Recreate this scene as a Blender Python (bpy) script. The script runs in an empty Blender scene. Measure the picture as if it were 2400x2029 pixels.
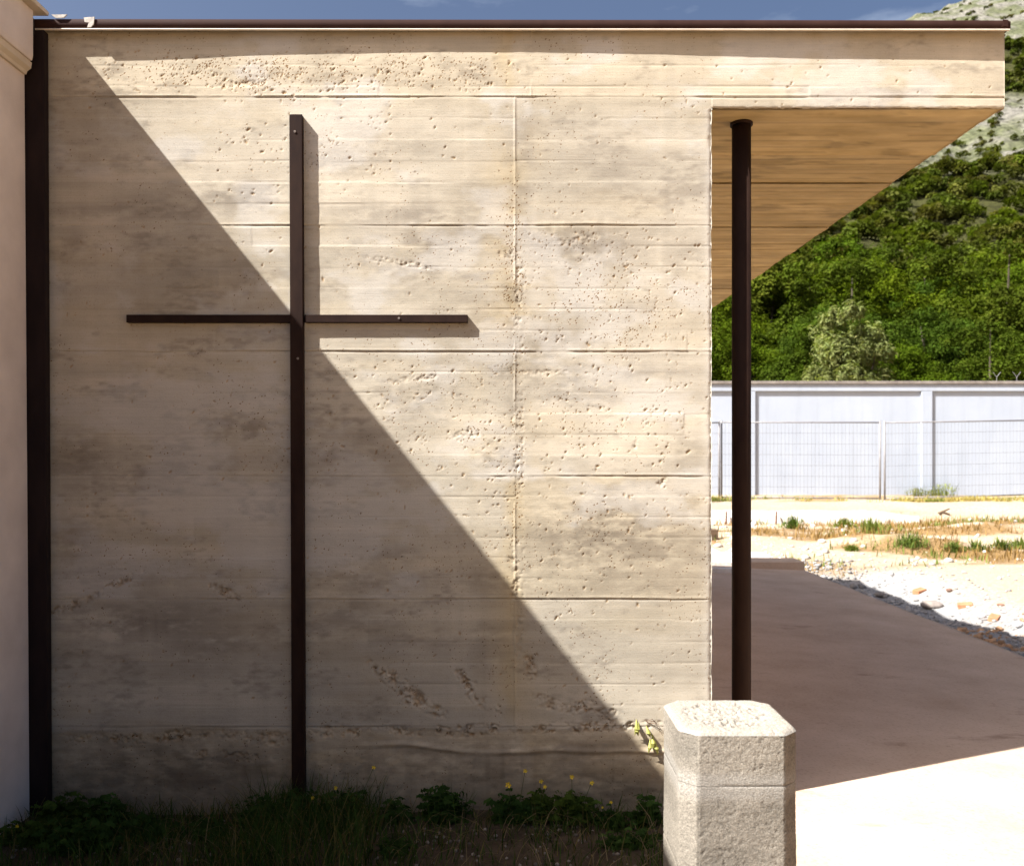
import bpy, math, random
import numpy as np

random.seed(7)
RNG = np.random.default_rng(11)
SC = bpy.context.scene
COL = SC.collection
E = 1.45                       # eye height; heights in comments are relative to the eye

# ------------------------------------------------------------------ camera
cam_d = bpy.data.cameras.new('camera')
cam = bpy.data.objects.new('camera', cam_d)
COL.objects.link(cam)
cam.location = (0, 0, E)
cam.rotation_euler = (math.radians(90), 0, 0)
cam_d.sensor_width = 36
cam_d.lens = 31.5
cam_d.shift_x = 0.0079
cam_d.shift_y = 0.01854
cam_d.clip_start = 0.05
cam_d.clip_end = 3000
cam_d.dof.use_dof = True
cam_d.dof.focus_distance = 3.25
cam_d.dof.aperture_fstop = 5.0
SC.camera = cam

# ------------------------------------------------------------------ sky and sun
LD = np.array([1.0, 0.506, -1.24])              # direction the sunlight travels
LD = LD / np.linalg.norm(LD)
ELEV = math.asin(-LD[2])
AZ = math.atan2(-LD[0], -LD[1])
world = bpy.data.worlds.new('World')
SC.world = world
world.use_nodes = True
wn = world.node_tree
bg = wn.nodes['Background']
sky = wn.nodes.new('ShaderNodeTexSky')
sky.sky_type = 'NISHITA'
sky.sun_disc = False
sky.sun_elevation = ELEV
sky.sun_rotation = AZ % (2 * math.pi)
sky.altitude = 300
sky.air_density = 0.7
sky.dust_density = 5.5
sky.ozone_density = 2.0
wtc = wn.nodes.new('ShaderNodeTexCoord')
wmap = wn.nodes.new('ShaderNodeMapping')
wmap.inputs['Scale'].default_value = (1.6, 1.6, 7.0)
wmap.inputs['Rotation'].default_value = (0.25, 0.15, 0.3)
wnoi = wn.nodes.new('ShaderNodeTexNoise')
wnoi.inputs['Scale'].default_value = 2.3
wnoi.inputs['Detail'].default_value = 7
wnoi.inputs['Roughness'].default_value = 0.62
wrmp = wn.nodes.new('ShaderNodeValToRGB')
wrmp.color_ramp.elements[0].position = 0.56
wrmp.color_ramp.elements[0].color = (0, 0, 0, 1)
wrmp.color_ramp.elements[1].position = 0.86
wrmp.color_ramp.elements[1].color = (0.42, 0.42, 0.42, 1)
wmix = wn.nodes.new('ShaderNodeMix')
wmix.data_type = 'RGBA'
wmix.inputs[7].default_value = (7.0, 7.8, 9.0, 1)
wn.links.new(wtc.outputs['Generated'], wmap.inputs['Vector'])
wn.links.new(wmap.outputs['Vector'], wnoi.inputs['Vector'])
wn.links.new(wnoi.outputs['Fac'], wrmp.inputs['Fac'])
wn.links.new(wrmp.outputs['Color'], wmix.inputs[0])
wn.links.new(sky.outputs['Color'], wmix.inputs[6])
wn.links.new(wmix.outputs[2], bg.inputs['Color'])
bg.inputs['Strength'].default_value = 0.058

sun_d = bpy.data.lights.new('sun', 'SUN')
sun_d.energy = 5.0
sun_d.angle = math.radians(0.53)
sun_d.color = (1.0, 0.98, 0.945)
sun = bpy.data.objects.new('sun', sun_d)
COL.objects.link(sun)
sun.location = (-20, -10, 30)
from mathutils import Vector
sun.rotation_euler = Vector(LD).to_track_quat('-Z', 'Y').to_euler()

SC.view_settings.view_transform = 'Standard'
SC.view_settings.look = 'None'
SC.view_settings.gamma = 1.0
SC.view_settings.exposure = 1.48
SC.render.engine = 'CYCLES'
SC.cycles.use_denoising = True
SC.cycles.max_bounces = 8
SC.cycles.diffuse_bounces = 5
SC.cycles.transparent_max_bounces = 8


# ------------------------------------------------------------------ helpers
def hash2(ix, iy, seed):
    h = (ix.astype(np.int64) * 374761393 + iy.astype(np.int64) * 668265263 + seed * 1442695041) & 0xFFFFFFFF
    h = ((h ^ (h >> 13)) * 1274126177) & 0xFFFFFFFF
    h = h ^ (h >> 16)
    return (h & 0xFFFFFF) / float(0xFFFFFF)


def vn(x, y, seed=0):
    x = np.asarray(x, float)
    y = np.asarray(y, float)
    ix = np.floor(x)
    iy = np.floor(y)
    fx = x - ix
    fy = y - iy
    fx = fx * fx * (3 - 2 * fx)
    fy = fy * fy * (3 - 2 * fy)
    a = hash2(ix, iy, seed)
    b = hash2(ix + 1, iy, seed)
    c = hash2(ix, iy + 1, seed)
    d = hash2(ix + 1, iy + 1, seed)
    return (a + (b - a) * fx) * (1 - fy) + (c + (d - c) * fx) * fy


def fbm(x, y, seed=0, octv=4, gain=0.5):
    s = 0
    amp = 1.0
    tot = 0
    for o in range(octv):
        s = s + amp * vn(x * 2 ** o + 17.3 * o, y * 2 ** o - 9.1 * o, seed + o)
        tot += amp
        amp *= gain
    return s / tot


def sstep(a, b, x):
    t = np.clip((x - a) / (b - a), 0, 1)
    return t * t * (3 - 2 * t)


def np_mesh(name, V, F, smooth=False, col=None):
    me = bpy.data.meshes.new(name)
    V = np.ascontiguousarray(V, np.float32)
    F = np.ascontiguousarray(F, np.int32)
    k = F.shape[1]
    me.vertices.add(len(V))
    me.vertices.foreach_set('co', V.ravel())
    me.loops.add(F.size)
    me.loops.foreach_set('vertex_index', F.ravel())
    me.polygons.add(len(F))
    me.polygons.foreach_set('loop_start', np.arange(0, F.size, k, dtype=np.int32))
    me.polygons.foreach_set('loop_total', np.full(len(F), k, np.int32))
    if smooth:
        me.polygons.foreach_set('use_smooth', np.ones(len(F), bool))
    if col is not None:
        ca = me.color_attributes.new('tint', 'FLOAT_COLOR', 'POINT')
        c4 = np.ones((len(V), 4), np.float32)
        c4[:, :col.shape[1]] = col
        ca.data.foreach_set('color', c4.ravel())
    me.update(calc_edges=True)
    me.validate()
    return me


def link(name, me, m=None, parent=None):
    o = bpy.data.objects.new(name, me)
    COL.objects.link(o)
    if m is not None and me is not None and not me.materials:
        me.materials.append(m)
    if parent is not None:
        o.parent = parent
    return o


def tag(o, label=None, cat=None, group=None, kind=None):
    if label:
        o['label'] = label
    if cat:
        o['category'] = cat
    if group:
        o['group'] = group
    if kind:
        o['kind'] = kind
    return o


def thing(name, label, cat, loc=(0, 0, 0), rz=0.0, group=None):
    o = bpy.data.objects.new(name, None)
    COL.objects.link(o)
    o.empty_display_size = 0.2
    o.location = loc
    o.rotation_euler = (0, 0, rz)
    return tag(o, label, cat, group)


def world_part(o):
    """mesh written in world coordinates under an Empty placed at the thing's base"""
    l = o.parent.location
    o.location = (-l[0], -l[1], -l[2])
    return o


def copy_tree(o, parent=None):
    c = o.copy()
    COL.objects.link(c)
    if parent is not None:
        c.parent = parent
    for ch in list(o.children):
        copy_tree(ch, c)
    return c


class MB:
    def __init__(self):
        self.v = []
        self.f = []

    def box(self, x0, x1, y0, y1, z0, z1):
        b = len(self.v)
        self.v += [(x0, y0, z0), (x1, y0, z0), (x1, y1, z0), (x0, y1, z0),
                   (x0, y0, z1), (x1, y0, z1), (x1, y1, z1), (x0, y1, z1)]
        for q in ((0, 3, 2, 1), (4, 5, 6, 7), (0, 1, 5, 4), (1, 2, 6, 5), (2, 3, 7, 6), (3, 0, 4, 7)):
            self.f.append(tuple(b + i for i in q))
        return self

    def tube(self, p0, p1, r0, r1=None, n=10, caps=True):
        r1 = r0 if r1 is None else r1
        p0 = np.array(p0, float)
        p1 = np.array(p1, float)
        d = p1 - p0
        d = d / (np.linalg.norm(d) + 1e-9)
        u = np.cross(d, (0, 0, 1.0) if abs(d[2]) < .9 else (1.0, 0, 0))
        u /= np.linalg.norm(u)
        w = np.cross(d, u)
        b = len(self.v)
        for p, r in ((p0, r0), (p1, r1)):
            for k in range(n):
                a = 2 * math.pi * k / n
                self.v.append(tuple(p + r * (math.cos(a) * u + math.sin(a) * w)))
        for k in range(n):
            k2 = (k + 1) % n
            self.f.append((b + k, b + k2, b + n + k2, b + n + k))
        if caps:
            self.f.append(tuple(b + k for k in range(n))[::-1])
            self.f.append(tuple(b + n + k for k in range(n)))
        return self

    def prism(self, poly, y0, y1):
        """polygon in (x, z) extruded along Y"""
        b = len(self.v)
        n = len(poly)
        for y in (y0, y1):
            self.v += [(p[0], y, p[1]) for p in poly]
        for k in range(n):
            k2 = (k + 1) % n
            self.f.append((b + k, b + k2, b + n + k2, b + n + k))
        self.f.append(tuple(b + k for k in range(n))[::-1])
        self.f.append(tuple(b + n + k for k in range(n)))
        return self

    def build(self, name, m, parent=None, bevel=0.0, smooth=False):
        me = bpy.data.meshes.new(name)
        me.from_pydata([tuple(map(float, v)) for v in self.v], [], self.f)
        me.update()
        import bmesh
        bm = bmesh.new()
        bm.from_mesh(me)
        bmesh.ops.recalc_face_normals(bm, faces=bm.faces)
        bm.to_mesh(me)
        bm.free()
        o = link(name, me, m, parent)
        if smooth:
            for p in me.polygons:
                p.use_smooth = len(p.vertices) == 4
        if bevel:
            md = o.modifiers.new('bevel', 'BEVEL')
            md.width = bevel
            md.segments = 2
            md.limit_method = 'ANGLE'
        return o


# ------------------------------------------------------------------ materials
def nd(nt, typ, **kw):
    n = nt.nodes.new(typ)
    for k, v in kw.items():
        if k in n.inputs:
            n.inputs[k].default_value = v
        else:
            setattr(n, k, v)
    return n


def base_mat(name, rough=0.85, spec=0.3):
    m = bpy.data.materials.new(name)
    m.use_nodes = True
    nt = m.node_tree
    p = nt.nodes['Principled BSDF']
    p.inputs['Roughness'].default_value = rough
    p.inputs['Specular IOR Level'].default_value = spec
    return m, nt, p


def coords(nt, scale=(1, 1, 1), kind='Object'):
    tc = nd(nt, 'ShaderNodeTexCoord')
    mp = nd(nt, 'ShaderNodeMapping')
    mp.inputs['Scale'].default_value = scale
    nt.links.new(tc.outputs[kind], mp.inputs['Vector'])
    return mp.outputs['Vector']


def noise(nt, vec, scale, detail=5, rough=0.6):
    n = nd(nt, 'ShaderNodeTexNoise', Scale=scale, Detail=detail, Roughness=rough)
    nt.links.new(vec, n.inputs['Vector'])
    return n.outputs['Fac']


def ramp(nt, fac, stops):
    r = nd(nt, 'ShaderNodeValToRGB')
    cr = r.color_ramp
    while len(cr.elements) < len(stops):
        cr.elements.new(0.5)
    for e, (p, c) in zip(cr.elements, stops):
        e.position = p
        e.color = (*c, 1) if len(c) == 3 else c
    nt.links.new(fac, r.inputs['Fac'])
    return r.outputs['Color']


def mixc(nt, a, b, fac=1.0, mode='MULTIPLY'):
    x = nd(nt, 'ShaderNodeMix')
    x.data_type = 'RGBA'
    x.blend_type = mode
    for sock, val in ((x.inputs[0], fac), (x.inputs[6], a), (x.inputs[7], b)):
        if isinstance(val, bpy.types.NodeSocket):
            nt.links.new(val, sock)
        elif isinstance(val, (tuple, list)):
            sock.default_value = (*val, 1) if len(val) == 3 else val
        else:
            sock.default_value = val
    return x.outputs[2]


def bump(nt, p, h, strength=0.3, dist=0.01):
    b = nd(nt, 'ShaderNodeBump', Strength=strength, Distance=dist)
    nt.links.new(h, b.inputs['Height'])
    nt.links.new(b.outputs['Normal'], p.inputs['Normal'])
    return b


def attr(nt, name='tint'):
    a = nd(nt, 'ShaderNodeAttribute')
    a.attribute_name = name
    return a.outputs['Color']


M = {}


def concrete_board():
    m, nt, p = base_mat('board_formed_concrete', 0.92, 0.15)
    streak = noise(nt, coords(nt, (5, 1, 190)), 1.0, 5, 0.65)
    fine = noise(nt, coords(nt), 170, 4, 0.7)
    c = mixc(nt, attr(nt), ramp(nt, streak, [(0.25, (0.91, 0.90, 0.885)), (0.7, (1.04, 1.04, 1.04))]), 0.8)
    c = mixc(nt, c, ramp(nt, fine, [(0.28, (0.76, 0.73, 0.69)), (0.46, (1, 1, 1))]), 0.75)
    nt.links.new(c, p.inputs['Base Color'])
    # small bug holes: slanted cells, as many as the pit density of the place asks for
    at = [n for n in nt.nodes if n.type == 'ATTRIBUTE'][0]

    def mth(op, a, b, clamp=False):
        q = nd(nt, 'ShaderNodeMath', operation=op)
        q.use_clamp = clamp
        for sck, v in zip(q.inputs, (a, b)):
            if isinstance(v, bpy.types.NodeSocket):
                nt.links.new(v, sck)
            else:
                sck.default_value = v
        return q.outputs[0]

    pit = None
    for sc, rot, off in (((80, 3, 135), 0.60, 0.0), ((160, 3, 95), -0.35, 4.7)):
        tc = nd(nt, 'ShaderNodeTexCoord')
        rt_ = nd(nt, 'ShaderNodeMapping')
        rt_.inputs['Rotation'].default_value = (0, rot, 0)
        rt_.inputs['Location'].default_value = (off, 0, off)
        nt.links.new(tc.outputs['Object'], rt_.inputs['Vector'])
        ms = nd(nt, 'ShaderNodeMapping')
        ms.inputs['Scale'].default_value = sc
        nt.links.new(rt_.outputs['Vector'], ms.inputs['Vector'])
        wob = nd(nt, 'ShaderNodeTexNoise', Scale=2.2, Detail=2)
        nt.links.new(ms.outputs['Vector'], wob.inputs['Vector'])
        wv = mixc(nt, ms.outputs['Vector'], wob.outputs['Color'], 0.5, 'ADD')
        vo = nd(nt, 'ShaderNodeTexVoronoi', Scale=1.0)
        nt.links.new(wv, vo.inputs['Vector'])
        rnd = nd(nt, 'ShaderNodeSeparateColor')
        nt.links.new(vo.outputs['Color'], rnd.inputs[0])
        rad = mth('MULTIPLY', mth('SUBTRACT', at.outputs['Alpha'], rnd.outputs[0], True), 1.5)
        rad = mth('MINIMUM', rad, 0.42)
        pk = mth('MULTIPLY', mth('SUBTRACT', rad, vo.outputs['Distance'], True), 9.0, True)
        pit = pk if pit is None else mth('MAXIMUM', pit, pk)
    c = mixc(nt, c, mixc(nt, (1, 1, 1), (0.44, 0.31, 0.20), pit, 'MIX'), 1.0)  # ochre dust plus the shade inside the holes, painted into the colour
    nt.links.new(c, p.inputs['Base Color'])
    h = mth('ADD', mth('MULTIPLY', streak, 0.20), mth('MULTIPLY', fine, 0.35))
    h = mth('SUBTRACT', h, mth('MULTIPLY', pit, 1.1))
    bump(nt, p, h, 0.55, 0.004)
    return m


def simple_noise_mat(name, c0, c1, scale, rough=0.85, spec=0.3, bscale=None, bstr=0.2, bdist=0.004, stretch=(1, 1, 1), tint=False):
    m, nt, p = base_mat(name, rough, spec)
    vec = coords(nt, stretch)
    c = ramp(nt, noise(nt, vec, scale, 6, 0.62), [(0.32, c0), (0.68, c1)])
    if tint:
        c = mixc(nt, c, attr(nt), 1.0)
    nt.links.new(c, p.inputs['Base Color'])
    if bscale:
        bump(nt, p, noise(nt, vec, bscale, 5, 0.65), bstr, bdist)
    return m


def attr_mat(name, rough=0.95, nscale=30, lo=0.72, hi=1.2, bscale=60, bstr=0.35, bdist=0.01, spec=0.15):
    m, nt, p = base_mat(name, rough, spec)
    vec = coords(nt)
    c = mixc(nt, attr(nt), ramp(nt, noise(nt, vec, nscale, 6, 0.65), [(0.3, (lo,) * 3), (0.7, (hi,) * 3)]), 1.0)
    nt.links.new(c, p.inputs['Base Color'])
    bump(nt, p, noise(nt, vec, bscale, 5, 0.7), bstr, bdist)
    return m


def foliage_mat(name, trans=0.35, rough=0.85, spec=0.04, gain=(1, 1, 1)):
    m, nt, p = base_mat(name, rough, spec)
    geo = nd(nt, 'ShaderNodeNewGeometry')
    c = mixc(nt, attr(nt), ramp(nt, geo.outputs['Random Per Island'], [(0.0, (0.80, 0.82, 0.80)), (1.0, (1.2, 1.18, 1.15))]), 1.0)
    oi = nd(nt, 'ShaderNodeObjectInfo')
    c = mixc(nt, c, ramp(nt, oi.outputs['Random'], [(0.0, (0.75, 0.85, 0.8)), (0.5, (1, 1, 1)), (1.0, (1.3, 1.12, 0.85))]), 1.0)
    nt.links.new(c, p.inputs['Base Color'])
    tr = nd(nt, 'ShaderNodeBsdfTranslucent')
    nt.links.new(mixc(nt, c, (1.15, 1.25, 0.6), 1.0), tr.inputs['Color'])
    mx = nd(nt, 'ShaderNodeMixShader')
    mx.inputs[0].default_value = trans
    nt.links.new(p.outputs[0], mx.inputs[1])
    nt.links.new(tr.outputs[0], mx.inputs[2])
    nt.links.new(mx.outputs[0], nt.nodes['Material Output'].inputs['Surface'])
    return m


def metal_paint(name, c0, c1, rough=0.45, scale=14):
    m, nt, p = base_mat(name, rough, 0.10)
    vec = coords(nt, (1, 1, 0.35))
    n1 = noise(nt, vec, scale, 6, 0.65)
    nt.links.new(ramp(nt, n1, [(0.35, c0), (0.7, c1)]), p.inputs['Base Color'])
    mr = nd(nt, 'ShaderNodeMapRange')
    mr.inputs[3].default_value = rough - 0.1
    mr.inputs[4].default_value = rough + 0.2
    nt.links.new(n1, mr.inputs[0])
    nt.links.new(mr.outputs[0], p.inputs['Roughness'])
    bump(nt, p, noise(nt, vec, 90, 3, 0.6), 0.08, 0.002)
    return m


def streaked_mat(name, c0, c1, scale, rough, spec, **kw):
    m, nt, p = base_mat(name, rough, spec)
    c = ramp(nt, noise(nt, coords(nt), scale, 6, 0.62), [(0.32, c0), (0.68, c1)])
    st = noise(nt, coords(nt, (5.0, 5.0, 0.45)), 1.0, 5, 0.65)
    c = mixc(nt, c, ramp(nt, st, [(0.30, (0.88, 0.88, 0.88)), (0.55, (1, 1, 1))]), 0.7)
    sp = nd(nt, 'ShaderNodeSeparateXYZ')
    nt.links.new(coords(nt), sp.inputs[0])
    mr = nd(nt, 'ShaderNodeMapRange')
    mr.inputs[1].default_value = E - 1.15
    mr.inputs[2].default_value = E - 0.75
    nt.links.new(sp.outputs[2], mr.inputs[0])
    splash = nd(nt, 'ShaderNodeMath', operation='ADD')
    nt.links.new(mr.outputs[0], splash.inputs[0])
    nt.links.new(noise(nt, coords(nt), 2.5, 5, 0.7), splash.inputs[1])
    c = mixc(nt, c, ramp(nt, splash.outputs[0], [(0.45, (0.72, 0.68, 0.60)), (0.85, (1, 1, 1))]), 0.8)
    nt.links.new(c, p.inputs['Base Color'])
    bump(nt, p, noise(nt, coords(nt), 50, 5, 0.65), 0.2, 0.004)
    return m


def slab_mat(name, c0, c1, scale, rough, spec, **kw):
    m, nt, p = base_mat(name, rough, spec)
    vec = coords(nt)
    c = ramp(nt, noise(nt, vec, scale, 7, 0.65), [(0.30, c0), (0.70, c1)])
    st = noise(nt, coords(nt, (1.0, 2.6, 1.0)), 1.1, 6, 0.7)
    c = mixc(nt, c, ramp(nt, st, [(0.30, (0.60, 0.56, 0.53)), (0.40, (1, 1, 1))]), 0.9)
    c = mixc(nt, c, ramp(nt, noise(nt, vec, 60, 4, 0.7), [(0.28, (0.72, 0.70, 0.68)), (0.48, (1, 1, 1))]), 0.8)
    nt.links.new(c, p.inputs['Base Color'])
    bump(nt, p, noise(nt, vec, 45, 5, 0.65), 0.3, 0.006)
    return m


M['wall'] = concrete_board()
M['core'] = simple_noise_mat('cast_concrete', (0.34, 0.29, 0.235), (0.47, 0.41, 0.34), 3.0, bscale=60)
M['soffit'] = simple_noise_mat('soffit_concrete', (0.32, 0.232, 0.100), (0.47, 0.352, 0.175), 1.0, bscale=2.2, bstr=0.6, bdist=0.004, stretch=(3.5, 10, 10), tint=True)
M['coping'] = metal_paint('brown_sheet_metal', (0.030, 0.013, 0.010), (0.040, 0.019, 0.0145), 0.65)
M['hem'] = simple_noise_mat('pale_sheet_edge', (0.55, 0.47, 0.38), (0.72, 0.64, 0.54), 12, 0.5)
M['sealant'] = simple_noise_mat('old_sealant', (0.30, 0.27, 0.24), (0.60, 0.56, 0.50), 60, 0.9, bscale=120)
M['steel'] = metal_paint('dark_brown_steel', (0.016, 0.0075, 0.0055), (0.030, 0.016, 0.011), 0.65)
M['steel_black'] = metal_paint('black_brown_steel', (0.014, 0.009, 0.009), (0.024, 0.015, 0.014), 0.5)
M['screw'] = simple_noise_mat('screw_steel', (0.16, 0.13, 0.11), (0.24, 0.20, 0.17), 40, 0.45, 0.5)
M['stucco'] = simple_noise_mat('white_stucco', (0.60, 0.52, 0.47), (0.74, 0.65, 0.59), 3.5, 0.95, 0.15, bscale=220, bstr=0.35, bdist=0.003)
M['stucco_trim'] = simple_noise_mat('cream_stucco', (0.56, 0.48, 0.38), (0.68, 0.60, 0.49), 4, 0.95, 0.15, bscale=200, bstr=0.3, bdist=0.003)
M['bollard'] = attr_mat('rough_block_concrete', 0.95, 240, 0.55, 1.25, 260, 0.8, 0.003)
M['slab'] = slab_mat('dusty_slab', (0.47, 0.335, 0.235), (0.62, 0.46, 0.345), 1.6, 0.95, 0.12, bscale=45, bstr=0.3, bdist=0.006)
M['ground'] = attr_mat('site_ground', 0.97, 22, 0.66, 1.22, 40, 0.8, 0.03)
M['hill'] = attr_mat('hillside_ground', 0.97, 0.55, 0.30, 1.55, 0.7, 1.0, 1.2)
M['white_wall'] = streaked_mat('white_blue_paint', (0.375, 0.415, 0.485), (0.425, 0.465, 0.53), 0.9, 0.85, 0.2, bscale=50)
M['wall_cap'] = simple_noise_mat('grey_wall_cap', (0.16, 0.135, 0.12), (0.27, 0.24, 0.21), 5, 0.9)
M['ledge'] = simple_noise_mat('pale_concrete_ledge', (0.52, 0.46, 0.41), (0.74, 0.68, 0.62), 7, 0.95, 0.15, bscale=30, bstr=0.6, bdist=0.02)
M['galv'] = simple_noise_mat('galvanised_steel', (0.16, 0.15, 0.15), (0.26, 0.25, 0.25), 8, 0.5, 0.5)
M['wire'] = simple_noise_mat('galvanised_wire', (0.15, 0.15, 0.16), (0.22, 0.22, 0.23), 8, 0.55, 0.4)
M['bark'] = simple_noise_mat('bark', (0.05, 0.038, 0.026), (0.12, 0.095, 0.07), 6, 0.95, stretch=(1, 1, 0.25), bscale=20, bstr=0.6, bdist=0.03)
M['leaf'] = foliage_mat('tree_leaf')
M['weed'] = foliage_mat('weed_leaf', 0.3)
M['grass'] = foliage_mat('grass_blade', 0.3)
M['petal'] = simple_noise_mat('yellow_petal', (0.75, 0.50, 0.02), (0.85, 0.62, 0.04), 60, 0.7)
M['stone'] = attr_mat('rubble_stone', 0.95, 18, 0.7, 1.2, 40, 0.6, 0.01)
M['timber'] = simple_noise_mat('dark_timber', (0.07, 0.045, 0.028), (0.13, 0.085, 0.05), 4, 0.9, stretch=(0.4, 4, 4), bscale=12)
M['terracotta'] = simple_noise_mat('terracotta', (0.36, 0.15, 0.075), (0.50, 0.23, 0.12), 10, 0.9)
M['rust'] = simple_noise_mat('rusty_iron', (0.08, 0.04, 0.025), (0.16, 0.075, 0.04), 30, 0.9)

PX = lambda px: (px - 1181.0) / 2100.0          # photo column -> X per metre of depth
PZ = lambda py: (1059.0 - py) / 2100.0          # photo row -> height over the eye per metre of depth
YW = 3.57                                       # face of the concrete wall

# ================================================================== the concrete wall with its canopy
wall = thing('concrete_wall', 'long board-marked concrete wall with a cantilevered canopy at its right end', 'wall', (-0.5, 3.7, 0))
XL, XE, XC = -1.88, 0.83, 1.995                 # left end, wall end, canopy end
ZS = 1.367                                      # soffit
ZROW = [1.705, 1.414, 0.903, 0.4007, -0.096, -0.585, -1.0935, -1.56]
XJ, XJ0 = 0.0447, 0.109
STEP = 0.0041
nx = int(round((XC - XL) / STEP)) + 1
nz = int(round((ZROW[0] - ZROW[-1]) / STEP)) + 1
gx = np.linspace(XL, XC, nx)
gzv = np.linspace(ZROW[-1], ZROW[0], nz)
X, Z = np.meshgrid(gx, gzv)                     # [row z, col x]
dx0, dz0 = gx[1] - gx[0], gzv[1] - gzv[0]


def disp_to(xd, yd):
    """overview-picture column and row -> wall X and height over the eye"""
    return (xd * 1.15 - 1181) / 2100 * YW, (1059 - yd * 1.15) / 2100 * YW


# --- relief (positive = into the wall)
D = 0.0030 * (fbm(X * 1.3, Z * 1.6, 1, 3) - 0.5) + 0.0014 * (fbm(X * 14, Z * 22, 5, 3) - 0.5)
row = np.zeros(Z.shape, int)
for i, zz in enumerate(ZROW[1:-1]):
    row[Z < zz] = i + 1
ztop = np.array(ZROW[:-1])[row]
zbot = np.array(ZROW[1:])[row]
xj = np.where(row == 0, XJ0, XJ)
colm = (X > xj).astype(int)
ripple = 0.002 * (fbm(X * 2.2, Z * 0 + row * 3.1, 21, 2) - 0.5)
bt = (ztop - Z) / (ztop - zbot) * 6.0
bt = np.where(row == 0, (ztop - Z) / 0.083, bt)
bt = np.where(row == 6, 0.5, bt)
bi = np.floor(bt)
bf = bt - bi
key = row * 37 + bi * 5 + colm * 411
seg = np.floor(X * 0.55 + hash2(key, key * 0 + 3, 3) * 7)           # boards end somewhere along the wall
lev = hash2(key + seg * 91, key * 0 + 1, 8)
tilt = hash2(key + seg * 91, key * 0 + 2, 9) - 0.5
bamp = 0.25 + 0.9 * sstep(0.38, 0.66, fbm(X * 1.3, key * 0.73, 33, 3))
D += np.where(row < 6, ((lev - 0.5) * 0.0013 + tilt * (bf - 0.5) * 0.0015) * bamp, 0)
# thin crack-like groove where two boards met, coming and going
edge = np.minimum(bf, 1 - bf) * 0.083
gro = np.clip(1 - edge / 0.0042, 0, 1) * sstep(0.46, 0.74, fbm(X * 3.2, key * 1.7, 31, 4))
D += np.where(row < 6, gro * 0.0019, 0)
# lift joints: irregular lips
for i, zz in enumerate(ZROW[1:-1]):
    wob = zz + 0.006 * (fbm(X * 3.0, X * 0 + i, 41 + i, 3) - 0.5)
    s = 0.25 + 0.85 * sstep(0.40, 0.66, fbm(X * 4.5, X * 0 + i * 7, 51 + i, 5, 0.65))
    dd = Z - wob
    D += 0.0034 * np.clip(1 - np.abs(dd + 0.002) / 0.0042, 0, 1) * s
    D -= 0.0018 * np.clip(1 - np.abs(dd - 0.005) / 0.006, 0, 1) * s
# vertical joint: a thin proud fin with crumbled edge
vwob = xj + 0.0022 * (fbm(Z * 9, Z * 0, 61, 3) - 0.5)
fin = np.clip(1 - np.abs(X - vwob) / 0.0055, 0, 1) * (row < 6)
fs = sstep(0.25, 0.6, fbm(Z * 7, Z * 0 + 2, 63, 3))
D -= 0.0032 * fin * fs
vrough = np.exp(-((X - vwob - 0.012) / 0.022) ** 2) * (row < 6)
D += vrough * np.clip(fbm(X * 90, Z * 70, 65, 2) - 0.52, 0, 1) * 0.018 * sstep(0.35, 0.7, fbm(Z * 4, Z * 0, 66, 2))

# --- albedo
ALB = np.empty(X.shape + (3,))
ALB[:] = (0.446, 0.398, 0.318)
tone = 0.90 + 0.20 * lev
tone = np.where(row < 6, tone, 1.0)
ALB *= (1 + 0.55 * (tone - 1))[..., None]
big = fbm(X * 1.6, Z * 2.4, 71, 4)
ALB *= (0.82 + 0.36 * big)[..., None]
blot = fbm(X * 6.5, Z * 9.0, 77, 5, 0.6)
ALB *= (0.87 + 0.26 * blot)[..., None]
wash = fbm(X * 11, Z * 1.1, 78, 4)
ALB *= (0.95 + 0.10 * wash)[..., None]
bands = fbm(X * 0.7 + 0.4 * colm, Z * 8, 72, 4)
ALB *= (0.86 + 0.28 * bands)[..., None]
pan = hash2(row + colm * 19, row * 0 + 4, 74)
ALB *= np.where(row < 6, 0.95 + 0.10 * pan, 1.0)[..., None]
streaks = fbm(X * 1.5, Z * 26, 73, 4)
ALB *= (0.86 + 0.28 * streaks)[..., None]
vstr = fbm(X * 40, Z * 2.0, 75, 3)
ALB *= (0.955 + 0.09 * vstr)[..., None]

grime = np.zeros(X.shape)
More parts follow.
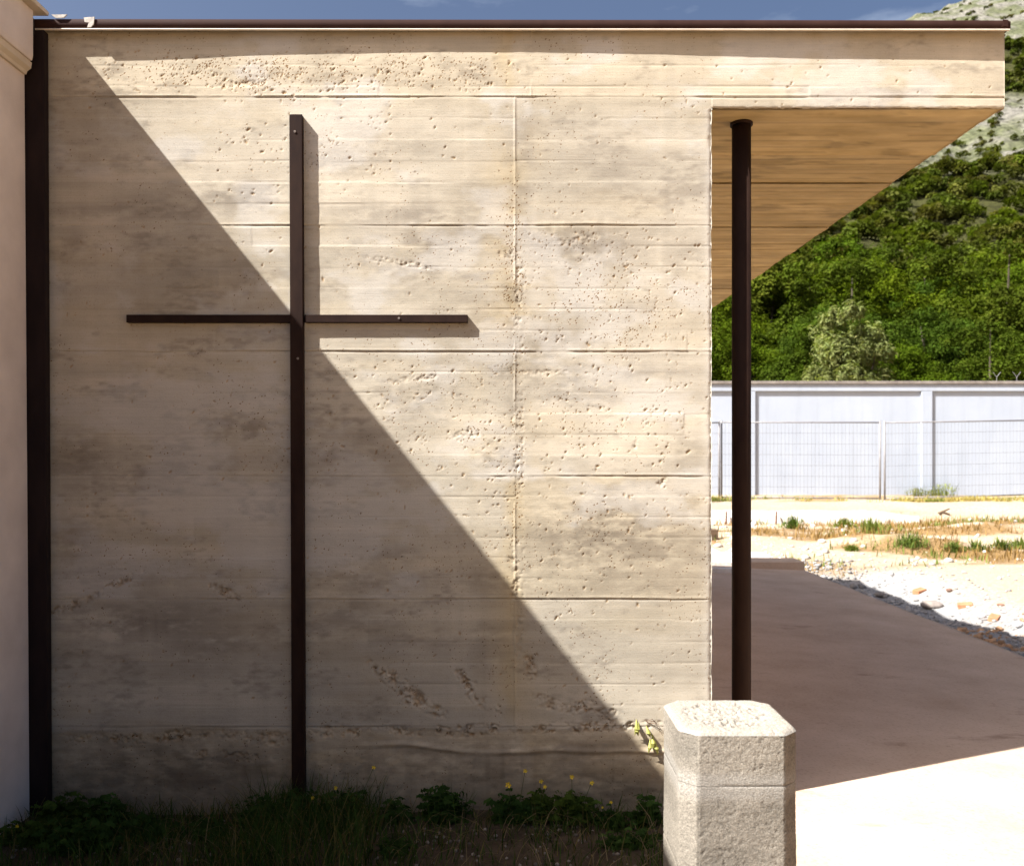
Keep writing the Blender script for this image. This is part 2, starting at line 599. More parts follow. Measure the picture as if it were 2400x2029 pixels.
# (x, y, rx, ry, amount) in overview-picture pixels
for xd, yd, rx, ry, a in [
        (500, 400, 150, 40, .75), (300, 330, 160, 25, .5), (240, 300, 100, 90, .25), (330, 430, 260, 22, .55), (150, 500, 40, 30, .5),
        (760, 300, 120, 40, .4), (820, 440, 180, 30, .65), (900, 490, 150, 40, .7), (1150, 480, 190, 40, .7), (1000, 420, 80, 60, .45),
        (1110, 530, 70, 60, .45), (1160, 560, 60, 30, .3), (1230, 390, 160, 40, .28), (1130, 690, 90, 40, .55), (1340, 460, 80, 30, .35),
        (1240, 1090, 200, 110, .85), (1050, 640, 28, 420, .55), (1062, 330, 30, 120, .6), (1180, 500, 150, 60, .8), (1390, 520, 60, 90, .5), (1330, 760, 110, 22, .5), (1110, 720, 80, 60, .65), (1400, 1000, 60, 160, .5), (1230, 330, 120, 40, .4), (1300, 640, 130, 26, .4), (960, 640, 90, 40, .5), (700, 330, 60, 40, .5), (860, 590, 110, 26, .4), (1240, 1000, 190, 30, .55), (1120, 1200, 90, 30, .5), (1300, 1195, 150, 25, .55),
        (840, 850, 60, 40, .4), (700, 930, 120, 40, .55), (760, 900, 80, 30, .4), (930, 740, 90, 40, .4),
        (330, 970, 200, 20, .55), (160, 940, 60, 60, .7), (150, 1100, 70, 60, .6), (300, 1270, 190, 45, .75), (420, 1300, 120, 50, .6),
        (560, 1290, 60, 30, .6), (200, 1180, 130, 35, .5), (760, 1180, 150, 30, .55), (1000, 1180, 70, 40, .5), (850, 1300, 110, 30, .45),
        (700, 1250, 70, 40, .55), (1000, 1320, 50, 50, .4), (800, 1130, 60, 20, .45), (500, 560, 60, 30, .35), (390, 560, 40, 20, .4),
        (950, 1560, 400, 60, .6), (350, 1560, 320, 60, .8), (1180, 1525, 130, 16, .8), (980, 1525, 60, 20, .5), (400, 1545, 230, 18, .9),
        (1220, 1600, 120, 50, .6), (700, 1600, 200, 50, .6), (150, 1600, 120, 60, .55)]:
    cx, cz = disp_to(xd, yd)
    sx, sz = rx * 1.15 / 588, ry * 1.15 / 588
    w = np.exp(-(((X - cx) / sx) ** 2 + ((Z - cz) / sz) ** 2) * 0.9)
    grime = np.maximum(grime, w * a)
gn = 0.62 * fbm(X * 7, Z * 18, 81, 5, 0.62) + 0.38 * fbm(X * 24, Z * 60, 82, 4, 0.65)
stray = sstep(0.52, 0.70, 0.7 * fbm(X * 3.2, Z * 8.5, 83, 5, 0.62) + 0.3 * fbm(X * 30, Z * 70, 84, 3)) * 0.55
grime = np.maximum(grime, stray)
grime = grime * sstep(0.30, 0.58, gn) * 1.15 * (0.75 + 0.5 * fbm(X * 34, Z * 2.2, 85, 3))
# grime gathers under and over the lift joints here and there
for i, zz in enumerate(ZROW[1:-1]):
    g = np.exp(-(np.abs(Z - zz + 0.012) / 0.022) ** 1.3) * sstep(0.42, 0.7, fbm(X * 2.2, X * 0 + i * 5, 91 + i, 4)) * 0.42
    grime = np.maximum(grime, g)
grime = np.clip(grime, 0, 1)
GC = np.array([0.185, 0.158, 0.128])
ALB = ALB * (1 - 0.80 * grime[..., None]) + GC * (0.80 * grime[..., None])
# dust and rust coming from the vertical joint, warm top band, pale right end
och = 1.35 * np.exp(-np.abs(X - XJ + 0.02) / 0.11) * sstep(0.35, 0.7, fbm(X * 6, Z * 3.2, 101, 4))
och = np.maximum(och, 0.40 * sstep(1.30, 1.45, Z))
och = np.maximum(och, 0.35 * sstep(0.5, 0.75, fbm(X * 2.2, Z * 9, 103, 4)))
och = np.maximum(och, 0.5 * (row == 4) * (X > XJ))
ALB *= 1 - och[..., None] * np.array([0.02, 0.085, 0.22])
pale = np.exp(-np.clip(XE - X - 0.012 * fbm(Z * 30, Z * 0, 105, 3), 0, 9) / 0.016) * (X <= XE + 1e-6) * (Z < ZS)
pale = np.maximum(pale, 0.75 * sstep(0.50, 0.66, fbm(X * 3.1, Z * 5.0, 107, 5, 0.6)) * (row < 5))
for xd, yd, rx, ry, a in [(610, 215, 30, 35, .7), (760, 520, 60, 50, .5), (990, 560, 50, 50, .6), (1090, 590, 40, 70, .6), (1280, 800, 130, 50, .5), (470, 230, 40, 20, .5)]:
    cx, cz = disp_to(xd, yd)
    w = np.exp(-(((X - cx) / (rx * .00196)) ** 2 + ((Z - cz) / (ry * .00196)) ** 2)) * sstep(0.3, 0.6, gn)
    pale = np.maximum(pale, w * a)
ALB = ALB * (1 - 0.5 * pale[..., None]) + np.array([0.56, 0.54, 0.51]) * (0.5 * pale[..., None])
ALB *= np.where(row == 0, 1.08, 1.0)[..., None]

# --- honeycombed patches (x, y, rx, ry, angle, strength)
honey = np.zeros(X.shape)
for xd, yd, rx, ry, an, a in [
        (815, 535, 95, 6, -9, .45), (825, 1405, 95, 17, -37, 1.15), (860, 1435, 50, 14, -20, .9), (955, 1390, 38, 13, -50, 1.0), (985, 1430, 40, 14, -30, .8),
        (1080, 1360, 14, 30, 10, .7), (1110, 1430, 50, 14, -20, .7), (1190, 1440, 45, 14, 10, .8), (1250, 1460, 40, 14, -20, .8),
        (640, 1480, 45, 18, -10, 1.0), (760, 1492, 90, 11, 3, .9), (960, 1488, 150, 13, 2, 1.05), (1160, 1483, 130, 11, 2, 1.0), (1290, 1478, 60, 10, 5, .8),
        (210, 1205, 95, 8, 28, .8), (130, 1240, 40, 11, 20, .8), (455, 1205, 30, 12, -25, .9), (490, 1220, 22, 8, 20, .7),
        (330, 1500, 200, 14, 2, .8), (560, 1505, 80, 16, 0, .7), (470, 1540, 90, 10, -5, .6),
        (950, 885, 26, 12, 20, .5), (480, 172, 60, 8, 3, .3), (760, 176, 60, 8, 0, .3),
        (1045, 520, 14, 30, 80, .4), (1180, 490, 70, 8, 5, .26), (1110, 760, 90, 6, 0, .26), (1045, 1180, 14, 60, 0, .35), (860, 770, 90, 6, 6, .26), (1060, 880, 10, 40, 0, .4), (1300, 905, 14, 8, 60, .6), (1340, 990, 24, 7, 45, .6)]:
    cx, cz = disp_to(xd, yd)
    c, s = math.cos(math.radians(an)), math.sin(math.radians(an))
    u = ((X - cx) * c + (Z - cz) * s) / (rx * .00196)
    v = (-(X - cx) * s + (Z - cz) * c) / (ry * .00196)
    w = np.clip(1.35 - (u * u + v * v), 0, 1)
    honey = np.maximum(honey, w * a)
hn = fbm(X * 62, Z * 62, 111, 3, 0.6)
hn2 = fbm(X * 120, Z * 120, 113, 2)
hm = np.clip(honey * 1.15 * sstep(0.30, 0.58, fbm(X * 20, Z * 20, 115, 3)), 0, 1)
hole_h = hm * np.clip((hn * 0.65 + hn2 * 0.35) - 0.44, 0, 1) * 0.042
D += np.clip(hole_h, 0, 0.010)
ALB *= (1 - 0.34 * np.clip(hole_h / 0.009, 0, 1)[..., None] * np.array([0.5, 0.9, 1.3]))
ALB *= (1 + 0.55 * hm * (fbm(X * 55, Z * 55, 117, 2) - 0.5))[..., None]

# --- bug holes, single pits stretched along random slants, many in some zones
holes = []


def scatter(n, x0, x1, y0, y1, smin, smax, clus=0.0):
    for _ in range(n):
        holes.append((random.uniform(x0, x1), random.uniform(y0, y1), random.uniform(smin, smax) * (1 + random.random() ** 4 * 1.0)))
        if clus and random.random() < clus:
            bx, by, _s = holes[-1]
            for _k in range(random.randint(2, 7)):
                holes.append((bx + random.gauss(0, 10), by + random.gauss(0, 8), random.uniform(smin, smax * 0.9)))


scatter(700, 95, 1450, 65, 1470, 1.6, 2.9, .05)
scatter(170, 200, 1080, 100, 190, 1.8, 3.6, .12)
scatter(60, 350, 800, 140, 190, 2.0, 3.8, .2)
scatter(170, 1050, 1450, 470, 760, 1.7, 3.2, .28)
scatter(110, 640, 1050, 730, 960, 1.8, 3.3, .25)
scatter(150, 1060, 1440, 760, 960, 1.8, 3.2, .2)
scatter(150, 1060, 1440, 985, 1215, 1.6, 3.0, .2)
scatter(50, 1060, 1440, 1240, 1420, 1.6, 2.8)
scatter(90, 430, 800, 150, 420, 1.8, 3.4, .2)
scatter(150, 100, 590, 720, 1210, 1.6, 2.8, .12)
scatter(110, 620, 1040, 970, 1250, 1.5, 2.6)
scatter(60, 1460, 2030, 120, 215, 1.6, 2.8)
scatter(70, 900, 1060, 870, 1180, 1.7, 3.0, .2)
for _p in [(790, 815, 4), (1100, 855, 6), (1098, 845, 4), (1155, 815, 4), (1218, 950, 5.5), (1215, 957, 4), (1210, 905, 4), (1300, 1232, 6), (1237, 1225, 5),
           (600, 205, 4.5), (598, 195, 4), (925, 322, 5), (908, 300, 4), (840, 760, 5), (865, 765, 4), (877, 800, 4.5), (785, 822, 4), (1165, 460, 5), (845, 155, 4), (925, 850, 4), (1000, 860, 5), (975, 885, 5)]:
    holes.append(_p)
pit = np.zeros(X.shape)
for xd, yd, r in holes:
    cx, cz = disp_to(xd, yd)
    r = r * .00196 * 0.62
    if r < 0.0036 and random.random() < 0.66:
        continue
    r *= 0.78
    an = math.radians(random.gauss(55, 35))
    asp = random.uniform(1.0, 2.1)
    c, s = math.cos(an), math.sin(an)
    i0, i1 = int((cx - XL - 3 * r) / dx0), int((cx - XL + 3 * r) / dx0) + 2
    j0, j1 = int((cz - ZROW[-1] - 3 * r) / dz0), int((cz - ZROW[-1] + 3 * r) / dz0) + 2
    if i0 < 1 or j0 < 1 or i1 > nx - 1 or j1 > nz - 1:
        continue
    xs, zs = X[j0:j1, i0:i1] - cx, Z[j0:j1, i0:i1] - cz
    u, v = (xs * c + zs * s) / (r * asp), (-xs * s + zs * c) / (r * 0.85)
    w = np.clip(2.4 - 2 * (u * u + v * v), 0, 1)
    pit[j0:j1, i0:i1] = np.maximum(pit[j0:j1, i0:i1], w * min(1.0, 0.55 + r * 50))
D += pit * 0.0034
ALB *= (1 - np.clip(pit, 0, 1)[..., None] * np.array([0.20, 0.40, 0.60]))

# --- footing under the last lift: rougher, slumped, streaked
ft = sstep(0, 0.022, ZROW[-2] - Z - 0.050 * (fbm(X * 2.6, X * 0, 121, 5, 0.6) - 0.42))
D += ft * (0.003 + 0.014 * (fbm(X * 3.5, Z * 8, 123, 4) - 0.5) + 0.005 * (fbm(X * 22, Z * 30, 125, 3) - 0.5))
lip = ZROW[-2] - 0.085 + 0.05 * (fbm(X * 1.7, X * 0, 127, 3) - 0.5)
D -= 0.008 * np.exp(-((Z - lip) / 0.010) ** 2) * sstep(.45, .6, fbm(X * 1.9, X * 0, 128, 2))
ftg = ft * (0.12 + 0.88 * sstep(0.0, 0.24, ZROW[-2] - Z + 0.08 * (fbm(X * 4, Z * 4, 130, 4) - 0.5)))
strk = sstep(0.56, 0.78, fbm(X * 26, Z * 1.2, 129, 3)) * ftg
ALB *= (1 - 0.16 * strk)[..., None]
ALB *= 1 - (ftg * (0.06 + 0.34 * fbm(X * 4, Z * 7, 131, 5)))[..., None] * np.array([0.85, 1.0, 1.15])
ALB *= (1 + 0.30 * ft * (fbm(X * 18, Z * 26, 132, 4, 0.6) - 0.5))[..., None]
ALB *= 1 + ft[..., None] * np.array([0.05, 0.0, -0.09])
damp = sstep(-1.20, -1.42, Z + 0.1 * (fbm(X * 3, X * 0, 133, 3) - .5))
ALB *= (1 - 0.30 * damp)[..., None]
# the right end of the wall: crumbled arris
ex = XE - X
cr = np.clip(1 - ex / (0.010 + 0.016 * fbm(Z * 16, Z * 0, 135, 4)), 0, 1) * (X <= XE + 1e-6) * (Z < ZS - 0.004)
D += cr ** 2 * 0.010 * (0.4 + fbm(Z * 60, X * 60, 137, 2))
bs = np.clip(1 - (Z - ZS) / (0.006 + 0.010 * fbm(X * 22, X * 0, 139, 3)), 0, 1) * (X >= XE) * (Z >= ZS - 1e-3)
D += bs ** 2 * 0.010 * fbm(X * 70, Z * 60, 141, 2) * 1.3

ALB = np.clip(ALB, 0.05, 0.72)
# how pitted the skin of the concrete is, place by place
dens = np.full(X.shape, 0.15) + 0.10 * sstep(0.45, 0.7, fbm(X * 5, Z * 5, 161, 3))
for xd, yd, rx, ry, a in [(480, 150, 330, 42, .34), (850, 150, 260, 50, .26), (1250, 620, 200, 130, .22), (1250, 840, 210, 90, .20), (860, 830, 190, 90, .20), (1250, 1090, 210, 110, .18),
                          (430, 300, 200, 90, .14), (1050, 520, 30, 200, .35), (1052, 900, 22, 300, .30), (960, 500, 160, 60, .14), (600, 200, 40, 20, .3), (980, 880, 60, 30, .3)]:
    cx, cz = disp_to(xd, yd)
    w = np.clip(1.3 - ((X - cx) / (rx * .00196)) ** 2 - ((Z - cz) / (ry * .00196)) ** 2, 0, 1)
    dens = np.maximum(dens, 1.35 * a * w * (0.45 + 1.0 * fbm(X * 9, Z * 9, 163, 3)))
dens = np.maximum(dens, 0.32 * hm)
dens = np.where(X > XE, 0.13, dens)
ALB = np.concatenate([ALB, np.clip(dens, 0, 1)[..., None]], -1)


def wall_piece(name, x0, x1, z0, z1, skirt=()):
    i0, i1 = int(round((x0 - XL) / dx0)), int(round((x1 - XL) / dx0))
    j0, j1 = int(round((z0 - ZROW[-1]) / dz0)), int(round((z1 - ZROW[-1]) / dz0))
    xs = X[j0:j1 + 1, i0:i1 + 1].copy()
    zs = Z[j0:j1 + 1, i0:i1 + 1].copy()
    ys = YW + D[j0:j1 + 1, i0:i1 + 1]
    al = ALB[j0:j1 + 1, i0:i1 + 1]
    if 'right' in skirt:        # ragged outline of the free end
        zz = zs[:, -1]
        xs[:, -1] -= (zz < ZS - 0.004) * 0.006 * fbm(zz * 24, zz * 0, 151, 4) + (zz < ZS - 0.004) * 0.008 * np.clip(fbm(zz * 9, zz * 0, 152, 3) - 0.58, 0, 1) * 3
    if 'bottom' in skirt:
        xx = xs[0]
        zs[0] += 0.006 * (fbm(xx * 30, xx * 0, 153, 4) - 0.5)
    h, w = xs.shape
    V = np.stack([xs, ys, zs + E], -1).reshape(-1, 3)
    A = al.reshape(-1, 4)
    idx = np.arange(h * w).reshape(h, w)
    F = [np.stack([idx[:-1, :-1], idx[:-1, 1:], idx[1:, 1:], idx[1:, :-1]], -1).reshape(-1, 4)]
    for s in skirt:
        e = {'right': idx[:, -1], 'bottom': idx[0, ::-1], 'top': idx[-1], 'left': idx[::-1, 0]}[s]
        b = len(V)
        back = V[e].copy()
        back[:, 1] = YW + 0.06
        if s == 'bottom':
            back[:, 2] = E + ZS + 0.03
        V = np.concatenate([V, back])
        A = np.concatenate([A, A[e]])
        n = len(e)
        k = np.arange(n - 1)
        F.append(np.stack([e[k], b + k, b + k + 1, e[k + 1]], -1)[:, ::-1])
    me = np_mesh(name, V, np.concatenate(F), True, A)
    return world_part(link(name, me, M['wall'], wall))


for r in range(6):
    z1, z0 = ZROW[r], ZROW[r + 1]
    xjj = XJ0 if r == 0 else XJ
    wall_piece('concrete_panel', XL, xjj, z0, z1)
    if r == 0:
        wall_piece('concrete_panel', xjj, XE, z0, z1)
    elif r == 1:
        wall_piece('concrete_panel', xjj, XE, z0, z1, ('right',))
    else:
        wall_piece('concrete_panel', xjj, XE, z0, z1, ('right',))
fo = wall_piece('footing', XL, XE, ZROW[-1], ZROW[-2], ('right',))
fo['label'] = 'rough stained footing along the foot of the wall'
cb = wall_piece('canopy_beam', XE, XC, ZS, ZROW[0], ('right', 'bottom'))
cb['label'] = 'smooth sunlit front edge of the canopy'
core = MB().box(XL, XE - 0.010, YW + 0.03, YW + 0.30, E - 1.75, E + 1.38)
world_part(core.build('wall_core', M['core'], wall))
slab_b = MB().box(XL, XC - 0.012, YW + 0.035, 10.6, E + 1.385, E + 1.70)
world_part(slab_b.build('canopy_slab', M['core'], wall))

# soffit panels, each its own casting field with small level steps
sy = [YW + 0.015, 4.14, 4.59, 5.04, 5.48, 5.93, 6.23, 6.68, 7.12, 7.57, 8.02, 8.47, 8.92, 9.37, 9.82, 10.6]
for k in range(len(sy) - 1):
    x0, x1 = -1.86, XC - 0.006
    y0, y1 = sy[k] + 0.0015, sy[k + 1] - 0.0015
    n, mrows = 170, 34
    u, v = np.meshgrid(np.linspace(x0, x1, n), np.linspace(y0, y1, mrows))
    lvl = (-0.0025, 0.003, 0.0, 0.0025, -0.002)[k % 5]
    zz = E + ZS + 0.007 + lvl + 0.004 * (fbm(u * 1.6, v * 7, 201 + k, 3) - 0.5) + 0.0016 * (fbm(u * 3, v * 40, 203, 2) - 0.5)
    b6 = np.floor((v - y0) / 0.075)
    zz += 0.0045 * (hash2(b6, b6 * 0 + k, 77) - 0.5)
    tn = 0.84 + 0.30 * hash2(np.array([k]), np.array([5]), 205)[0] + 0.30 * (fbm(u * 1.8, v * 9, 207, 4) - 0.5)
    tn = tn * (0.87 + 0.26 * hash2(b6, b6 * 0 + k, 78)) * (0.90 + 0.20 * fbm(u * 9, v * 22, 209, 4, 0.6))
    tn = tn * (1 - 0.30 * sstep(0.58, 0.72, fbm(u * 3.3, v * 8, 211, 5, 0.65)))
    lb = np.abs((v - y0) / 0.075 - np.round((v - y0) / 0.075)) < 0.10
    tn = tn * np.where(lb & (vn(u * 2.5, b6 * 3.7, 213) > 0.30), 0.74, 1.0)
    if k == 0:
        tn *= 0.92
    V = np.stack([u, v, zz], -1).reshape(-1, 3)
    ix = np.arange(n * mrows).reshape(mrows, n)
    F = np.stack([ix[:-1, :-1], ix[1:, :-1], ix[1:, 1:], ix[:-1, 1:]], -1).reshape(-1, 4)
    # turned-up rim so the joints read as grooves and the right edge is closed
    rim = np.concatenate([ix[0, :-1], ix[:-1, -1], ix[-1, :0:-1], ix[:0:-1, 0]])
    b = len(V)
    up = V[rim].copy()
    up[:, 2] = E + ZS + 0.03
    V = np.concatenate([V, up])
    q = np.arange(len(rim))
    F = np.concatenate([F, np.stack([rim, b + q, b + (q + 1) % len(rim), rim[(q + 1) % len(rim)]], -1)])
    tc = np.concatenate([tn.reshape(-1), tn.reshape(-1)[rim]])
    world_part(link('soffit_panel', np_mesh('soffit_panel', V, F, False, np.repeat(tc[:, None], 3, 1)), M['soffit'], wall))


# metal coping, slightly bowed: it stands further out at both ends
def coping_q(x):
    return np.interp(x, [-1.9, -1.50, -1.0, -0.2, 0.55, 1.2, 2.03], [0.041, 0.038, 0.031, 0.026, 0.0300, 0.036, 0.038])


def coping(x0, x1, n, extra, name, end=None):
    xs = np.linspace(x0, x1, n)
    q = coping_q(xs) + extra
    yf = YW - q
    tl = np.interp(xs, [-1.9, 2.03], [0.0, -0.006])
    zt = (1059 - 44) / 2100 * yf + tl
    zb = (1059 - 68.5) / 2100 * yf + tl * 0.4
    prof = []
    for k in range(n):
        prof.append([(xs[k], yf[k] + 0.35, zt[k] + E + 0.012), (xs[k], yf[k] + 0.004, zt[k] + E), (xs[k], yf[k], zt[k] + E - 0.004),
                     (xs[k], yf[k], zb[k] + E), (xs[k], yf[k] + 0.008, zb[k] + E + 0.0005), (xs[k], yf[k] + 0.008, zb[k] + E + 0.02)])
    V = np.array(prof).reshape(-1, 3)
    m_ = 6
    F = []
    for k in range(n - 1):
        for j in range(m_ - 1):
            a = k * m_ + j
            F.append((a, a + 1, a + m_ + 1, a + m_))
    o = world_part(link(name, np_mesh(name, V, np.array(F)), M['coping'], wall))
    # rolled pale hem along its lower edge
    hv = []
    for k in range(n):
        hv += [(xs[k], yf[k] - 0.004, zb[k] + E + 0.0008), (xs[k], yf[k] - 0.004, zb[k] + E - 0.0042),
               (xs[k], yf[k] + 0.006, zb[k] + E - 0.0042), (xs[k], yf[k] + 0.006, zb[k] + E - 0.0002)]
    HF = []
    for k in range(n - 1):
        for j in range(4):
            a, b2 = k * 4 + j, k * 4 + (j + 1) % 4
            HF.append((a, b2, b2 + 4, a + 4))
    link('drip_edge', np_mesh('drip_edge', np.array(hv), np.array(HF)), M['hem'], o)
    return o


cp0 = coping(-1.875, -1.625, 8, -0.006, 'coping')
cp = coping(-1.633, 1.993, 60, 0.0, 'coping')
# return of the coping along the canopy's free end
ret = MB().box(1.9965, 2.002, YW - 0.030, 10.6, E + 1.672, E + 1.700)
ret.prism([(1.9965, E + 1.672), (2.012, E + 1.671), (1.9965, E + 1.648)], YW + 0.02, 10.58)
world_part(ret.build('coping_return', M['coping'], wall))


def patch(name, pts, y, th, m, parent):
    """thin irregular flake of material standing on a face that looks at -Y; pts in photo pixels"""
    mb = MB()
    poly = [(PX(px) * y, PZ(py) * y + E) for px, py in pts]
    mb.prism(poly, y - th, y + 0.001)
    o = mb.build(name, m, parent)
    return world_part(o)


yq = YW - 0.0405
patch('sealant_flake', [(197, 42.5), (222, 41), (220, 58), (214, 65), (205, 65.5), (209, 54), (199, 53)], yq, 0.0035, M['sealant'], wall)
patch('sealant_flake', [(121, 36), (158, 35.5), (150, 43), (132, 44)], YW - 0.037, 0.004, M['sealant'], wall)
patch('sealant_flake', [(2350, 47), (2362, 48), (2362, 64), (2354, 62), (2346, 64), (2352, 56)], YW - 0.0382, 0.003, M['coping'], wall)

# ================================================================== the white building at the left
bld = thing('white_building', 'white stuccoed building cut off by the left edge, with overhanging eave', 'building', (-2.3, 1.0, 0))
fac = MB()
yb0, yb1 = -9.0, 3.52
V8 = []
fac.prism([(-6.0, E - 1.7), (-1.862, E - 1.7), (-1.884, E + 1.52), (-6.0, E + 1.52)], yb0, yb1)
world_part(fac.build('facade', M['stucco'], bld))
co = MB()
co.prism([(-6, E + 1.525), (-1.842, E + 1.525), (-1.838, E + 1.545), (-1.838, E + 1.722), (-6, E + 1.722)], yb0, 3.50)
world_part(co.build('fascia', M['stucco'], bld, 0.003))
cm = MB()
cm.prism([(-5.9, E + 1.478), (-1.872, E + 1.478), (-1.868, E + 1.490), (-1.853, E + 1.502), (-1.850, E + 1.524), (-5.9, E + 1.524)], yb0 + 0.01, 3.512)
world_part(cm.build('cornice_moulding', M['stucco_trim'], bld))
ev = MB()
ev.prism([(-6.05, E + 1.7235), (-1.802, E + 1.7235), (-1.800, E + 1.736), (-1.806, E + 1.744), (-6.05, E + 1.80)], yb0 - 0.05, 3.545)
world_part(ev.build('eave_cap', M['stucco_trim'], bld))

# dark steel post closing the corner
post = thing('corner_post', 'black-brown flat steel post in the corner between white building and concrete wall', 'post', (-1.86, 3.545, 0))
pm = MB()
pm.prism([(-1.93, E - 1.62), (-1.794, E - 1.62), (-1.811, E + 1.66), (-1.93, E + 1.66)], 3.527, 3.562)
world_part(pm.build('post_plate', M['steel_black'], post, 0.002))
pb = MB()
pb.prism([(-1.93, E + 1.64), (-1.845, E + 1.64), (-1.845, E + 1.70), (-1.93, E + 1.71)], 3.515, 3.5265)
world_part(pb.build('top_bracket', M['steel_black'], post, 0.002))

# ================================================================== the cross
cross = thing('wall_cross', 'tall dark brown steel cross fixed flat to the concrete wall', 'cross', (-0.82, 3.555, 0))
up_ = MB()
yf = YW - 0.031
up_.prism([(-0.8385, E - 1.36), (-0.7875, E - 1.36), (-0.7975, E + PZ(268) * yf), (-0.8480, E + PZ(268) * yf)], yf, YW + 0.004)
world_part(up_.build('upright', M['steel'], cross, 0.0015))
ya = YW - 0.0245
al_ = MB()
al_.prism([(PX(295.5) * ya, E + PZ(755.5) * ya), (-0.846, E + PZ(755.5) * ya), (-0.846, E + PZ(737.5) * ya), (PX(295.5) * ya, E + PZ(737.5) * ya)], ya, YW + 0.004)
world_part(al_.build('crossarm', M['steel'], cross, 0.0015))
ar_ = MB()
ar_.prism([(-0.789, E + PZ(755.5) * ya), (PX(1096) * ya, E + PZ(755.5) * ya), (PX(1096) * ya, E + PZ(737.5) * ya), (-0.789, E + PZ(737.5) * ya)], ya, YW + 0.004)
world_part(ar_.build('crossarm', M['steel'], cross, 0.0015))
for px, py, yy in ((691, 309, yf), (698, 840, yf), (935, 746, ya)):
    s = MB()
    x, z = PX(px) * yy, PZ(py) * yy + E
    s.tube((x, yy - 0.0035, z), (x, yy + 0.002, z), 0.0045, 0.0052, 8)
    s.box(x - 0.0045, x + 0.0045, yy - 0.0042, yy - 0.003, z - 0.0008, z + 0.0008)
    world_part(s.build('screw', M['screw'], cross))

# ================================================================== round steel pillar
pil = thing('steel_pillar', 'slender round dark steel pillar under the concrete canopy', 'pillar', (0.990, 3.735, 0))
sh = MB().tube((0, 0, -0.12), (0, 0, E + ZS - 0.008), 0.0392, 0.0392, 40)
sh.build('shaft', M['steel'], pil, smooth=True)
tp = MB().tube((0, 0, E + ZS - 0.0085), (0, 0, E + ZS + 0.006), 0.0465, 0.0465, 40)
tp.build('top_flange', M['steel'], pil, smooth=True)
bp = MB().box(-0.075, 0.075, -0.075, 0.075, -0.01, 0.042)
bp.build('base_plate', M['steel'], pil, 0.002)

# ================================================================== concrete bollard
S = 0.000984
bw, bc = 282 * S, 38.5 * S
bx0, by0 = 416.5 * S, 2100 * S
bol = thing('concrete_bollard', 'stubby eight-sided pale concrete block bollard with pitted faces in the foreground', 'bollard', (bx0 + bw / 2, by0 + bw / 2, 0))
h2 = bw / 2
oct8 = [(-h2 + bc, -h2), (h2 - bc, -h2), (h2, -h2 + bc), (h2, h2 - bc), (h2 - bc, h2), (-h2 + bc, h2), (-h2, h2 - bc), (-h2, -h2 + bc)]


def oct_ring(step):
    pts, nrm, s = [], [], []
    t = 0
    for k in range(8):
        a, b = np.array(oct8[k]), np.array(oct8[(k + 1) % 8])
        L = np.linalg.norm(b - a)
        n = max(2, int(round(L / step)))
        d = (b - a) / L
        nn = np.array([d[1], -d[0]])
        for j in range(n):
            p = a + (b - a) * j / n
            w = nn
            if j == 0:
                pa = np.array(oct8[k - 1])
                dd = (a - pa) / np.linalg.norm(a - pa)
                w = nn + np.array([dd[1], -dd[0]])
                w = w / np.linalg.norm(w)
                p = p - w * 0.002
            pts.append(p)
            nrm.append(w)
            s.append(t + L * j / n)
        t += L
    return np.array(pts), np.array(nrm), np.array(s), t


ZB = E - 655 * S
joints = [ZB, E - 0.771, E - 0.975, E - 1.18, E - 1.385]
rp, rn, rs, rtot = oct_ring(0.0031)
ang = rs / rtot * 2 * math.pi


def pits(s, z, seed):
    n1 = fbm(s * 150, z * 150, seed, 2, 0.6)
    n2 = fbm(s * 300, z * 300, seed + 5, 1)
    return np.clip(0.44 - n1, 0, 1) * 0.0045 + np.clip(0.42 - n2, 0, 1) * 0.003


